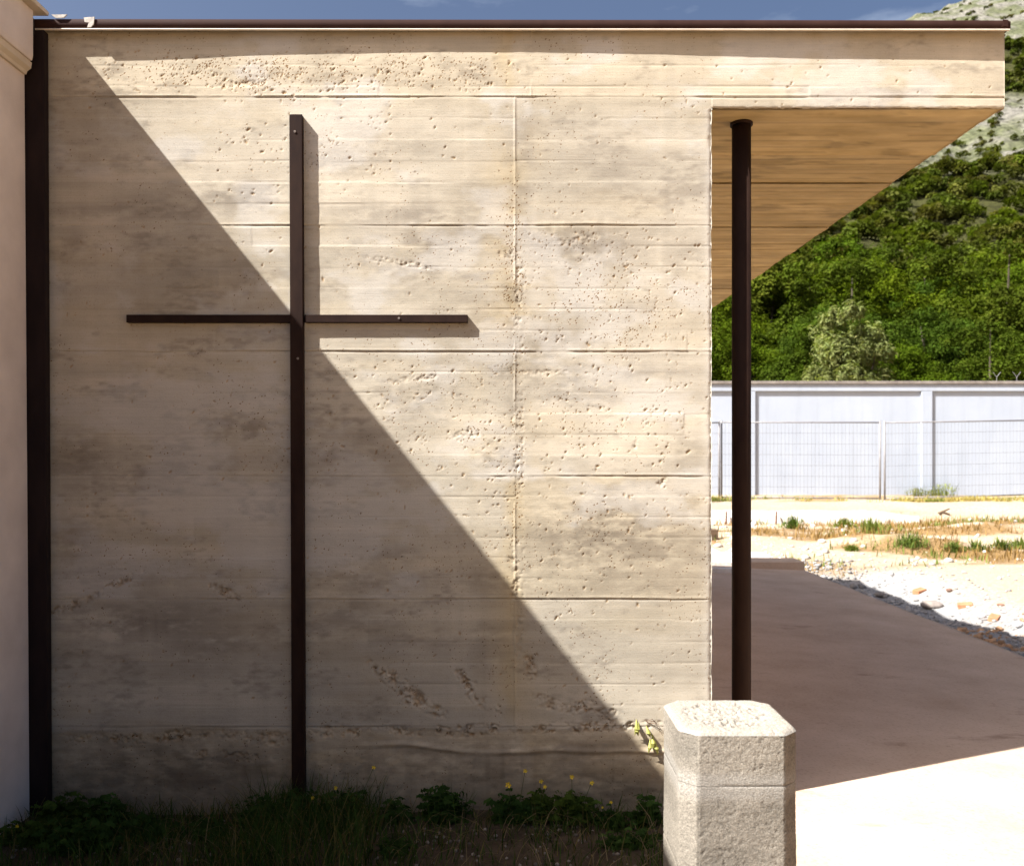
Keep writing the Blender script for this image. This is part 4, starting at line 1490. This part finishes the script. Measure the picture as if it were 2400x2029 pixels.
for (x, y), z, rkk in zip(cand, cz, ck):
    P, d, bt_ = shapes[rng.integers(6)]
    n = len(P)
    if y > 300:
        sel = slice(0, n // 2)
    elif y > 150:
        sel = slice(0, (n * 3) // 4)
    else:
        sel = slice(0, n)
    P, d, bt2 = P[sel], d[sel], bt_[sel]
    R = rng.uniform(1.8, 3.6) * (1 if y < 300 else 1.15)
    if rkk > .5:
        R *= rng.uniform(.20, .55)
    a = rng.uniform(0, 6.28)
    c, s = math.cos(a), math.sin(a)
    Q = np.stack([P[:, 0] * c - P[:, 1] * s, P[:, 0] * s + P[:, 1] * c, P[:, 2] * rng.uniform(1.0, 1.5)], 1) * R
    Q += np.array([x, y, z + E + R * .15])
    lf = R * (0.19 if y < 150 else (0.23 if y < 300 else .33)) * rng.uniform(.7, 1.3, len(Q))
    v, f = leaf_quads(Q, d + 0.5 * unit(len(Q), rng) + np.array([0, 0, .4]), lf, .8, rng)
    TV.append(v)
    TF.append(f + base)
    base += len(v)
    pc = palette[rng.integers(len(palette))] * rng.uniform(.65, 1.3)
    if rkk > .5:
        pc = pc * np.array([1.15, 1.05, 1.1])
    TC.append(np.repeat(pc[None] * bt2[:, None], 4, 0))
fw = link('hillside_wood', np_mesh('hillside_wood', np.concatenate(TV), np.concatenate(TF), False, np.concatenate(TC)), M['leaf'])
tag(fw, 'dense green wood covering the hillside', 'wood', kind='stuff')
print('hill trees', len(cand), 'quads', base // 4)


# ================================================================== grasses, weeds, stones
def blades(P, h, w, lean, rng, tint, curl=0.5):
    """tapered bent blades, three segments each"""
    n = len(P)
    a = rng.uniform(0, 2 * math.pi, n)
    dirx, diry = np.cos(a), np.sin(a)
    sxx, syy_ = -diry, dirx
    rows = []
    for t, ww in ((0, 1.0), (.4, .85), (.75, .5), (1.0, .06)):
        off = lean * t ** (1 + curl)
        cx = P[:, 0] + dirx * off * h
        cy = P[:, 1] + diry * off * h
        cz_ = P[:, 2] + h * t * np.sqrt(np.clip(1 - (lean * t) ** 2 * .5, .15, 1))
        for s in (-1, 1):
            rows.append(np.stack([cx + s * sxx * w * ww * .5, cy + s * syy_ * w * ww * .5, cz_], -1))
    V = np.stack(rows, 1).reshape(-1, 3)
    b = (np.arange(n) * 8)[:, None]
    F = np.concatenate([b + np.array([[0, 1, 3, 2]]), b + np.array([[2, 3, 5, 4]]), b + np.array([[4, 5, 7, 6]])], 0)
    C = np.repeat(np.asarray(tint), 8, 0)
    return V, F, C


def mk_blades(name, P, h, w, lean, rng, tint, label, parent=None, cat=None):
    V, F, C = blades(P, h, w, lean, rng, tint)
    o = link(name, np_mesh(name, V, F, False, C), M['grass'], parent)
    o['kind'] = 'stuff'
    if parent is None:
        tag(o, label, cat or 'grass', kind='stuff')
    return o


rng = np.random.default_rng(21)
# dry weeds on the site
n = 26000
x = rng.uniform(2.2, 15.5, n)
y = rng.uniform(12.0, 17.0, n)
den = sstep(0.42, 0.58, fbm(x * 0.75, y * 1.6, 425, 4)) * sstep(11.7, 12.8, y + .16 * np.clip(4.6 - x, 0, 2))
k = (rng.random(n) < den * 0.7) & ~((x < 3.3) & (y < 14.9))
x, y = x[k], y[k]
g = fbm(x * 1.2, y * 1.2, 481, 3)
tn = np.where((g > .56)[:, None], np.array([[.16, .19, .045]]), np.array([[.30, .18, .07]])) * rng.uniform(.7, 1.3, (len(x), 1))
mk_blades('dry_grass', np.stack([x, y, ground_rel(x, y) + E - .01], 1), rng.uniform(.04, .17, len(x)), rng.uniform(.008, .020, len(x)), rng.uniform(.1, .8, len(x)), rng, tn,
          'dry yellow-brown grass over the building site')
n = 7000
x = rng.uniform(2.5, 15, n)
y = 18.55 + rng.exponential(.22, n)
k = rng.random(n) < sstep(.30, .6, fbm(x * 1.4, y * 2, 483, 3))
x, y = x[k], y[k]
tn = np.where((fbm(x * 2, y * 2, 485, 2) > .6)[:, None], np.array([[.22, .23, .06]]), np.array([[.44, .35, .12]])) * rng.uniform(.7, 1.25, (len(x), 1))
mk_blades('dry_grass', np.stack([x, y, ground_rel(x, y) + E - .01], 1), rng.uniform(.04, .13, len(x)), rng.uniform(.010, .02, len(x)), rng.uniform(.1, .8, len(x)), rng, tn,
          'strip of dry yellow grass along the foot of the site fence')

# green tufts one can tell apart
tufts = [((1858, 1238), .30, .30, 'bright green weed tuft against the ledge beside the leaning stake'),
         ((1978, 1236), .32, .22, 'dark olive weed tuft at the ledge, under the middle of the first fence panel'),
         ((2040, 1250), .34, .30, 'green weed tuft at the ledge below the double fence post'),
         ((2131, 1279), .38, .24, 'brightest low green weed patch in the middle of the dry grass'),
         ((1995, 1290), .16, .12, 'tiny green weed on the white spoil before the dry grass'),
         ((2233, 1291), .20, .18, 'small lone green weed on the pale dirt right of the bright patch'),
         ((2289, 1290), .22, .18, 'green weed at the front edge of the right-hand grass'),
         ((2345, 1287), .22, .20, 'olive weed in the right-hand grass, second from the photo edge'),
         ((2392, 1286), .26, .20, 'green weed tuft touching the right edge of the photo')]
for (px, py), spread, h, lab in tufts:
    X0, Y0, Z0 = hit(px, py, 11.5, 16.9)
    t = thing('weed_tuft', lab, 'weed', (X0, Y0, Z0 + E), 0, 'green weeds on the site')
    n = 190
    P = np.stack([rng.normal(0, spread * .34, n) * rng.choice([.4, 1.0, 1.3], n), rng.normal(0, spread * .2, n), np.full(n, -.02)], 1)
    tn = np.array([[.115, .155, .035]]) * rng.uniform(.6, 1.4, (n, 1))
    mk_blades('blade_tuft', P, h * rng.uniform(.25, 1.25, n) * np.exp(-(P[:, 0] / spread) ** 2 * 1.2), rng.uniform(.010, .022, n), rng.uniform(.1, .9, n), rng, tn, None, t)
    m_ = 45
    C = np.stack([rng.normal(0, spread * .34, m_), rng.normal(0, spread * .2, m_), rng.uniform(.01, h * .45, m_)], 1)
    v, f = leaf_quads(C, unit(m_, rng) + np.array([0, 0, .8]), rng.uniform(.03, .06, m_), .6, rng)
    link('leaves', np_mesh('leaves', v, f, False, np.repeat(np.array([[.115, .155, .035]]) * rng.uniform(.7, 1.3, (m_, 1)), 4, 0)), M['weed'], t)

for px, h, flower, lab in ((2212, .26, True, 'pale yellow-flowered weed at the foot of the boundary wall behind the right fence panel'),
                           (2149, .20, False, 'small olive weed at the foot of the boundary wall, left of the yellow-flowered one'),
                           (2186, .14, False, 'flat brown-green weed at the foot of the boundary wall pilaster')):
    y = 20.7
    x = PX(px) * y
    t = thing('wall_foot_weed', lab, 'weed', (x, y, float(ground_rel(x, y)) + E))
    n = 90
    P = np.stack([rng.normal(0, .13, n), rng.normal(0, .08, n), np.full(n, -.02)], 1)
    mk_blades('stems', P, h * rng.uniform(.6, 1.5, n), rng.uniform(.006, .014, n), rng.uniform(.1, .7, n), rng, np.array([[.16, .17, .05]]) * rng.uniform(.6, 1.3, (n, 1)), None, t)
    m_ = 90
    C = np.stack([rng.normal(0, .14, m_), rng.normal(0, .08, m_), rng.uniform(.02, h, m_)], 1)
    v, f = leaf_quads(C, unit(m_, rng), rng.uniform(.03, .06, m_), .6, rng)
    link('leaves', np_mesh('leaves', v, f, False, np.repeat(np.array([[.34, .36, .07] if flower else [.14, .16, .05]]) * rng.uniform(.7, 1.3, (m_, 1)), 4, 0)), M['weed'], t)

# rubble strip along the floor edge
def stone_unit(rng, n=14):
    t = (1 + 5 ** .5) / 2
    v = np.array([(-1, t, 0), (1, t, 0), (-1, -t, 0), (1, -t, 0), (0, -1, t), (0, 1, t), (0, -1, -t), (0, 1, -t), (t, 0, -1), (t, 0, 1), (-t, 0, -1), (-t, 0, 1)]) / math.sqrt(1 + t * t)
    f = np.array([(0, 11, 5), (0, 5, 1), (0, 1, 7), (0, 7, 10), (0, 10, 11), (1, 5, 9), (5, 11, 4), (11, 10, 2), (10, 7, 6), (7, 1, 8), (3, 9, 4), (3, 4, 2), (3, 2, 6), (3, 6, 8), (3, 8, 9), (4, 9, 5), (2, 4, 11), (6, 2, 10), (8, 6, 7), (9, 8, 1)])
    return v, f


UV, UF = stone_unit(rng)


def stones(P, size, tint, rng):
    n = len(P)
    V = UV[None] * (1 + .35 * (rng.random((n, 12, 1)) - .5)) * size[:, None, None] * rng.uniform(.55, 1.25, (n, 1, 3)) * np.array([1, 1, .7])
    a = rng.uniform(0, 6.28, n)
    c, s = np.cos(a)[:, None], np.sin(a)[:, None]
    V = np.stack([V[..., 0] * c - V[..., 1] * s, V[..., 0] * s + V[..., 1] * c, V[..., 2]], -1) + P[:, None]
    F = (UF[None] + (np.arange(n) * 12)[:, None, None]).reshape(-1, 3)
    return V.reshape(-1, 3), F, np.repeat(tint, 12, 0)


n = 6200
y = rng.uniform(4.6, 12.6, n)
x = 3.86 + rng.exponential(.62, n)
k = x < 6.6
x, y = x[k], y[k]
n = len(x)
size = np.minimum(rng.exponential(.010, n) + .006, .05)
size *= np.where(x < 4.8, 1.0, .75)
rr = fbm(x * 2, y * 2, 491, 3)
tn = np.where(((rr > .52) & (y < 9.6))[:, None], np.array([[.46, .28, .16]]), np.array([[.33, .315, .30]])) * rng.uniform(.65, 1.25, (n, 1))
V, F, C = stones(np.stack([x, y, ground_rel(x, y) + E + size * .25], 1), size, tn, rng)
o = link('rubble', np_mesh('rubble', V, F, False, C), M['stone'])
tag(o, 'strip of broken stone and brick rubble along the floor edge', 'rubble', kind='stuff')
n = 2600
x = rng.uniform(3.3, 15, n)
y = rng.uniform(11.9, 17.0, n)
k = rng.random(n) < sstep(.5, .3, fbm(x * 0.75, y * 1.6, 425, 4)) * .9 + .1
x, y = x[k], y[k]
n = len(x)
size = np.minimum(rng.exponential(.016, n) + .008, .07)
V, F, C = stones(np.stack([x, y, ground_rel(x, y) + E + size * .2], 1), size, np.array([[.58, .54, .47]]) * rng.uniform(.7, 1.2, (n, 1)), rng)
tag(link('gravel', np_mesh('gravel', V, F, False, C), M['stone']), 'scattered white gravel on the building site', 'gravel', kind='stuff')

# larger stones and brick pieces one can pick out
rocks = [(2000, 1379, .085, (.30, .27, .24), 'grey stone lying on the rubble at the shadow line, farthest of the large ones'),
         (2062, 1398, .09, (.26, .23, .20), 'dark rounded stone in the rubble where shadow meets sun'),
         (2185, 1425, .13, (.27, .23, .20), 'largest shaded boulder in the rubble strip'),
         (2300, 1447, .06, (.55, .53, .52), 'small whitish stone at the sunny side of the rubble'),
         (2385, 1470, .08, (.62, .60, .58), 'white stone in the rubble near the right photo edge'),
         (2225, 1386, .05, (.20, .12, .09), 'dark brown lump on the sunlit rubble'),
         (2345, 1421, .05, (.22, .13, .09), 'dark brick fragment on the bright gravel'),
         (1996, 1316, .05, (.25, .22, .20), 'small dark stone on the grey gravel beside the step')]
for px, py, s, c, lab in rocks:
    X0, Y0, Z0 = hit(px, py, 5.0, 16)
    V, F, C = stones(np.zeros((1, 3)), np.array([s]), np.array([c]), rng)
    me = np_mesh('stone', V, F, False, C)
    o = link('stone', me, M['stone'])
    md = o.modifiers.new('sub', 'SUBSURF')
    md.levels = md.render_levels = 2
    o.location = (X0, Y0, Z0 + E + s * .3)
    tag(o, lab, 'stone', 'large stones in the rubble')
for px, py, rz, lab in ((2155, 1388, .5, 'orange brick piece on the sunlit rubble, farthest of the three'), (2262, 1422, -.4, 'orange brick piece in the middle of the sunlit rubble'), (2330, 1452, .9, 'orange brick piece nearest the shadow edge')):
    X0, Y0, Z0 = hit(px, py, 5.0, 16)
    o = MB().box(-.075, .075, -.045, .045, -.04, .022).build('brick_piece', M['terracotta'], None, .008)
    o.location = (X0, Y0, Z0 + E + .02)
    o.rotation_euler = (.15, -.12, rz)
    tag(o, lab, 'brick', 'brick pieces in the rubble')
# dead stick by the ledge
X0, Y0, Z0 = hit(2212, 1205, 15, 18.5)
o = MB().tube((-.10, 0, -.03), (.12, .02, .07), .03, .012, 7).tube((-.02, 0, 0), (.10, -.03, -.03), .02, .01, 7).build('driftwood_stub', M['timber'])
o.location = (X0, Y0, Z0 + E + .03)
tag(o, 'dark broken wood stub on the bank left of the right-hand dry grass', 'wood')

# ------------------------------------------------------------------ weeds along the foot of the wall
rng = np.random.default_rng(91)
gz0 = lambda x, y: ground_rel(x, y) + E
n = 11000
x = rng.uniform(-1.85, 0.9, n)
y = rng.uniform(2.95, 3.55, n)
den = .25 + .75 * sstep(.40, .62, fbm(x * 3.2, y * 3.2, 495, 3)) + .6 * (np.abs(x + .75) < .28) + .5 * (x < -1.2)
k = rng.random(n) < den * .62
x, y = x[k], y[k]
n = len(x)
tn = np.where((rng.random(n) < .24)[:, None], np.array([[.17, .125, .05]]), np.array([[.055, .085, .020]])) * rng.uniform(.6, 1.4, (n, 1))
hgt = rng.uniform(.025, .12, n) * (1 + .9 * (np.abs(x + .72) < .25))
mk_blades('ground_grass', np.stack([x, y, gz0(x, y) - .005], 1), hgt, rng.uniform(.0022, .0048, n), rng.uniform(.2, 1.0, n), rng, tn,
          'sparse dark grass in the shade along the foot of the wall')
# straw and twigs
n = 260
x = rng.uniform(-1.3, 0.85, n)
y = rng.uniform(3.0, 3.52, n)
mk_blades('dead_straw', np.stack([x, y, gz0(x, y)], 1), rng.uniform(.05, .16, n), rng.uniform(.0025, .004, n), rng.uniform(1.0, 1.35, n), rng, np.array([[.24, .175, .10]]) * rng.uniform(.6, 1.2, (n, 1)),
          'dead straw lying on the soil below the wall')
n = 500
x = rng.uniform(-1.8, .9, n)
y = rng.uniform(2.95, 3.5, n)
size = rng.uniform(.003, .011, n)
V, F, C = stones(np.stack([x, y, gz0(x, y) + size * .3], 1), size, np.array([[.24, .20, .16]]) * rng.uniform(.5, 1.4, (n, 1)), rng)
tag(link('soil_pebbles', np_mesh('soil_pebbles', V, F, False, C), M['stone']), 'small pebbles on the shaded soil', 'pebbles', kind='stuff')


def flower_mb(p, r, rng):
    m = MB()
    for k in range(5):
        a = k * 2 * math.pi / 5 + rng.uniform(-.2, .2)
        c, s = math.cos(a), math.sin(a)
        b = len(m.v)
        tx, ty = -s, c
        t = rng.uniform(.2, .7)
        m.v += [(p[0] + .1 * r * c, p[1] - .3 * r * s * 0, p[2] + .1 * r * s),
                (p[0] + r * (.6 * c + .35 * tx), p[1] - r * t * .5, p[2] + r * (.6 * s + .35 * ty)),
                (p[0] + r * c, p[1] - r * t * .7, p[2] + r * s),
                (p[0] + r * (.6 * c - .35 * tx), p[1] - r * t * .5, p[2] + r * (.6 * s - .35 * ty))]
        m.f.append((b, b + 1, b + 2, b + 3))
    m.tube((p[0], p[1] + .3 * r, p[2]), (p[0], p[1] - .3 * r, p[2]), .22 * r, .2 * r, 6)
    return m


def leafy_weed(px, ptop, depth, spread, nleaf, lsize, flowers, label, tint=(.042, .075, .018), grassy=0):
    """px: column of the plant, ptop: photo row of its top"""
    X0 = PX(px) * depth
    g0 = float(gz0(X0, depth))
    ztop = PZ(ptop) * depth + E
    h = max(.04, ztop - g0)
    t = thing('flowering_weed' if flowers else 'leafy_weed', label, 'weed', (X0, depth, g0), 0, 'weeds along the foot of the wall')
    C, Nn, Sz = [], [], []
    st = MB()
    ns = max(4, nleaf // 26)
    for k in range(ns):
        a = rng.uniform(0, 6.28)
        rad = spread * math.sqrt(rng.random()) * .8
        base_ = np.array([rad * math.cos(a) * .45, rad * math.sin(a) * .22, -.01])
        hh = h * rng.uniform(.5, 1.0) * (1 - .45 * rad / spread)
        tip = np.array([rad * math.cos(a), rad * math.sin(a) * .45, hh])
        mid = (base_ + tip) / 2 + np.array([0, 0, hh * .12])
        st.tube(base_, mid, .0026, .0020, 5, False)
        st.tube(mid, tip, .0020, .0010, 5, False)
        m_ = nleaf // ns
        tt = rng.uniform(.25, 1.05, m_)
        P = base_ + (tip - base_) * tt[:, None] + rng.normal(0, 1, (m_, 3)) * np.array([.022, .016, .012]) * (.6 + spread * 4)
        P[:, 2] = np.maximum(P[:, 2], .006)
        C.append(P)
        Nn.append(unit(m_, rng) * .8 + np.array([0, -.35, .75]))
        Sz.append(lsize * rng.uniform(.55, 1.25, m_))
    st.build('stems', M['weed_stem'], t)['kind'] = 'stuff'
    C, Nn, Sz = np.concatenate(C), np.concatenate(Nn), np.concatenate(Sz)
    # every leaf is three lobes
    VV, FF, CC, b = [], [], [], 0
    tt = np.array(tint) * rng.uniform(.65, 1.4, (len(C), 1))
    for sh_, sc_ in ((0, 1.0), (1, .72), (-1, .72)):
        off = np.stack([sh_ * Sz * .42, np.zeros(len(C)), -np.abs(sh_) * Sz * .12], 1)
        v, f = leaf_quads(C + off, Nn, Sz * sc_, .66, rng)
        VV.append(v)
        FF.append(f + b)
        b += len(v)
        CC.append(np.repeat(tt, 4, 0))
    link('leaves', np_mesh('leaves', np.concatenate(VV), np.concatenate(FF), False, np.concatenate(CC)), M['weed'], t)
    if grassy:
        P = np.stack([rng.normal(0, spread * .4, grassy), rng.normal(0, .03, grassy), np.full(grassy, -.01)], 1)
        mk_blades('blade_tuft', P, h * rng.uniform(.5, 1.1, grassy), rng.uniform(.0025, .005, grassy), rng.uniform(.1, .7, grassy), rng,
                  np.array([[.05, .085, .018]]) * rng.uniform(.6, 1.4, (grassy, 1)), None, t)
    for fx, fy, r in flowers:
        dd = depth - .03
        p = (PX(fx) * dd - X0, dd - depth, PZ(fy) * dd + E - g0)
        flower_mb(p, r * 0.78, rng).build('flower', M['petal'], t)
        MB().tube((p[0] * .35, 0, h * .3), (p[0], p[1] + .004, p[2]), .0013, .0010, 5, False).build('flower_stalk', M['weed_stem'], t)


M['weed_stem'] = simple_noise_mat('weed_stem', (0.05, 0.075, 0.02), (0.09, 0.11, 0.035), 20, 0.8)
leafy_weed(60, 1925, 3.30, .14, 420, .030, [(41, 1935, .010)], 'bushy dark green weed under the white building corner')
leafy_weed(150, 1835, 3.42, .10, 360, .028, [(147, 1927, .011)], 'tall leafy weed leaning against the foot of the black corner post')
leafy_weed(245, 1858, 3.42, .10, 340, .028, [], 'leafy weed right of the corner post, pressed against the wall')
leafy_weed(180, 1930, 3.22, .16, 460, .030, [(165, 1982, .012), (122, 1990, .008)], 'yellow-flowered weed in the bottom left corner of the photo')
leafy_weed(330, 1905, 3.32, .12, 300, .026, [], 'low leafy weed left of the middle of the left wall bay', grassy=40)
leafy_weed(480, 1925, 3.36, .14, 260, .024, [], 'thin low weed halfway between corner post and cross', grassy=60)
leafy_weed(620, 1870, 3.42, .13, 300, .026, [], 'grassy weed just left of the foot of the cross', grassy=110)
leafy_weed(705, 1835, 3.46, .11, 320, .026, [(733, 1868, .010)], 'weed hiding the foot of the cross, one yellow flower', grassy=130)
leafy_weed(800, 1845, 3.45, .13, 330, .026, [(787, 1845, .011), (876, 1797, .011)], 'weed right of the cross with two yellow flowers on thin stalks', grassy=130)
leafy_weed(930, 1855, 3.48, .06, 100, .026, [], 'small thin weed between the cross and the dark middle clump')
leafy_weed(1040, 1832, 3.47, .10, 420, .026, [], 'dark upright clump of weeds without flowers below the middle of the wall', grassy=50)
leafy_weed(1205, 1850, 3.46, .08, 260, .028, [(1191, 1838, .0165), (1231, 1805, .012)], 'weed carrying the largest yellow flower, below the middle of the wall')
leafy_weed(1265, 1840, 3.48, .06, 200, .026, [(1268, 1830, .012), (1277, 1842, .011)], 'weed with two close yellow flowers right of the largest flower')
leafy_weed(1345, 1838, 3.48, .08, 360, .026, [(1340, 1819, .013), (1387, 1833, .013)], 'round dark weed with two yellow flowers towards the bollard')
leafy_weed(1430, 1885, 3.44, .08, 180, .024, [(1432, 1879, .009), (1412, 1891, .007)], 'low weed with tiny yellow flowers between the round weed and the bollard', grassy=40)
leafy_weed(1515, 1848, 3.44, .06, 160, .028, [], 'leafy weed right beside the bollard', grassy=40)
leafy_weed(1480, 1950, 3.25, .12, 160, .022, [], 'grassy tuft in front, next to the bollard', grassy=160)
leafy_weed(930, 1955, 3.22, .12, 120, .020, [], 'flat sparse weed on the bare soil in front of the middle clump', grassy=60)

# fern-like plant rooted in the crack above the footing
wp = thing('crack_plant', 'little yellow-green plant growing from the crack in the wall beside the bollard', 'plant', (PX(1508) * YW, YW, PZ(1705) * YW + E), 0)
for k, (px, py, ln, rot) in enumerate(((1492, 1690, .055, -10), (1489, 1700, .040, 15), (1497, 1697, .036, -30), (1528, 1722, .062, 4), (1524, 1735, .050, -12), (1534, 1738, .05, 14), (1514, 1705, .04, 25))):
    m = MB()
    x, z = PX(px) * YW - wp.location[0], PZ(py) * YW + E - wp.location[2]
    a = math.radians(rot)
    dxx, dzz = math.sin(a), -math.cos(a)
    b = 0
    m.v += [(x, .004, z + .012), (x + dxx * ln * .4 + .0085, -.022, z + dzz * ln * .4), (x + dxx * ln, -.012, z + dzz * ln), (x + dxx * ln * .4 - .0085, -.024, z + dzz * ln * .4),
            (x + dxx * ln * .45, -.030, z + dzz * ln * .4)]
    m.f += [(0, 1, 4), (1, 2, 4), (2, 3, 4), (3, 0, 4)]
    M.setdefault('crack_leaf', simple_noise_mat('crack_leaf', (.24, .27, .05), (.40, .36, .10), 40, .7))
    m.build('leaf', M['crack_leaf'], wp)
m = MB()
for px, py in ((1540, 1690), (1548, 1700), (1552, 1715)):
    x, z = PX(px) * YW - wp.location[0], PZ(py) * YW + E - wp.location[2]
    m.tube((.0, .01, .02), (x * .6, -.02, z * .4 + .03), .0011, .0010, 4, False)
    m.tube((x * .6, -.02, z * .4 + .03), (x, -.012, z - .01), .0010, .0007, 4, False)
m.build('stems', M['rust'], wp)['kind'] = 'stuff'
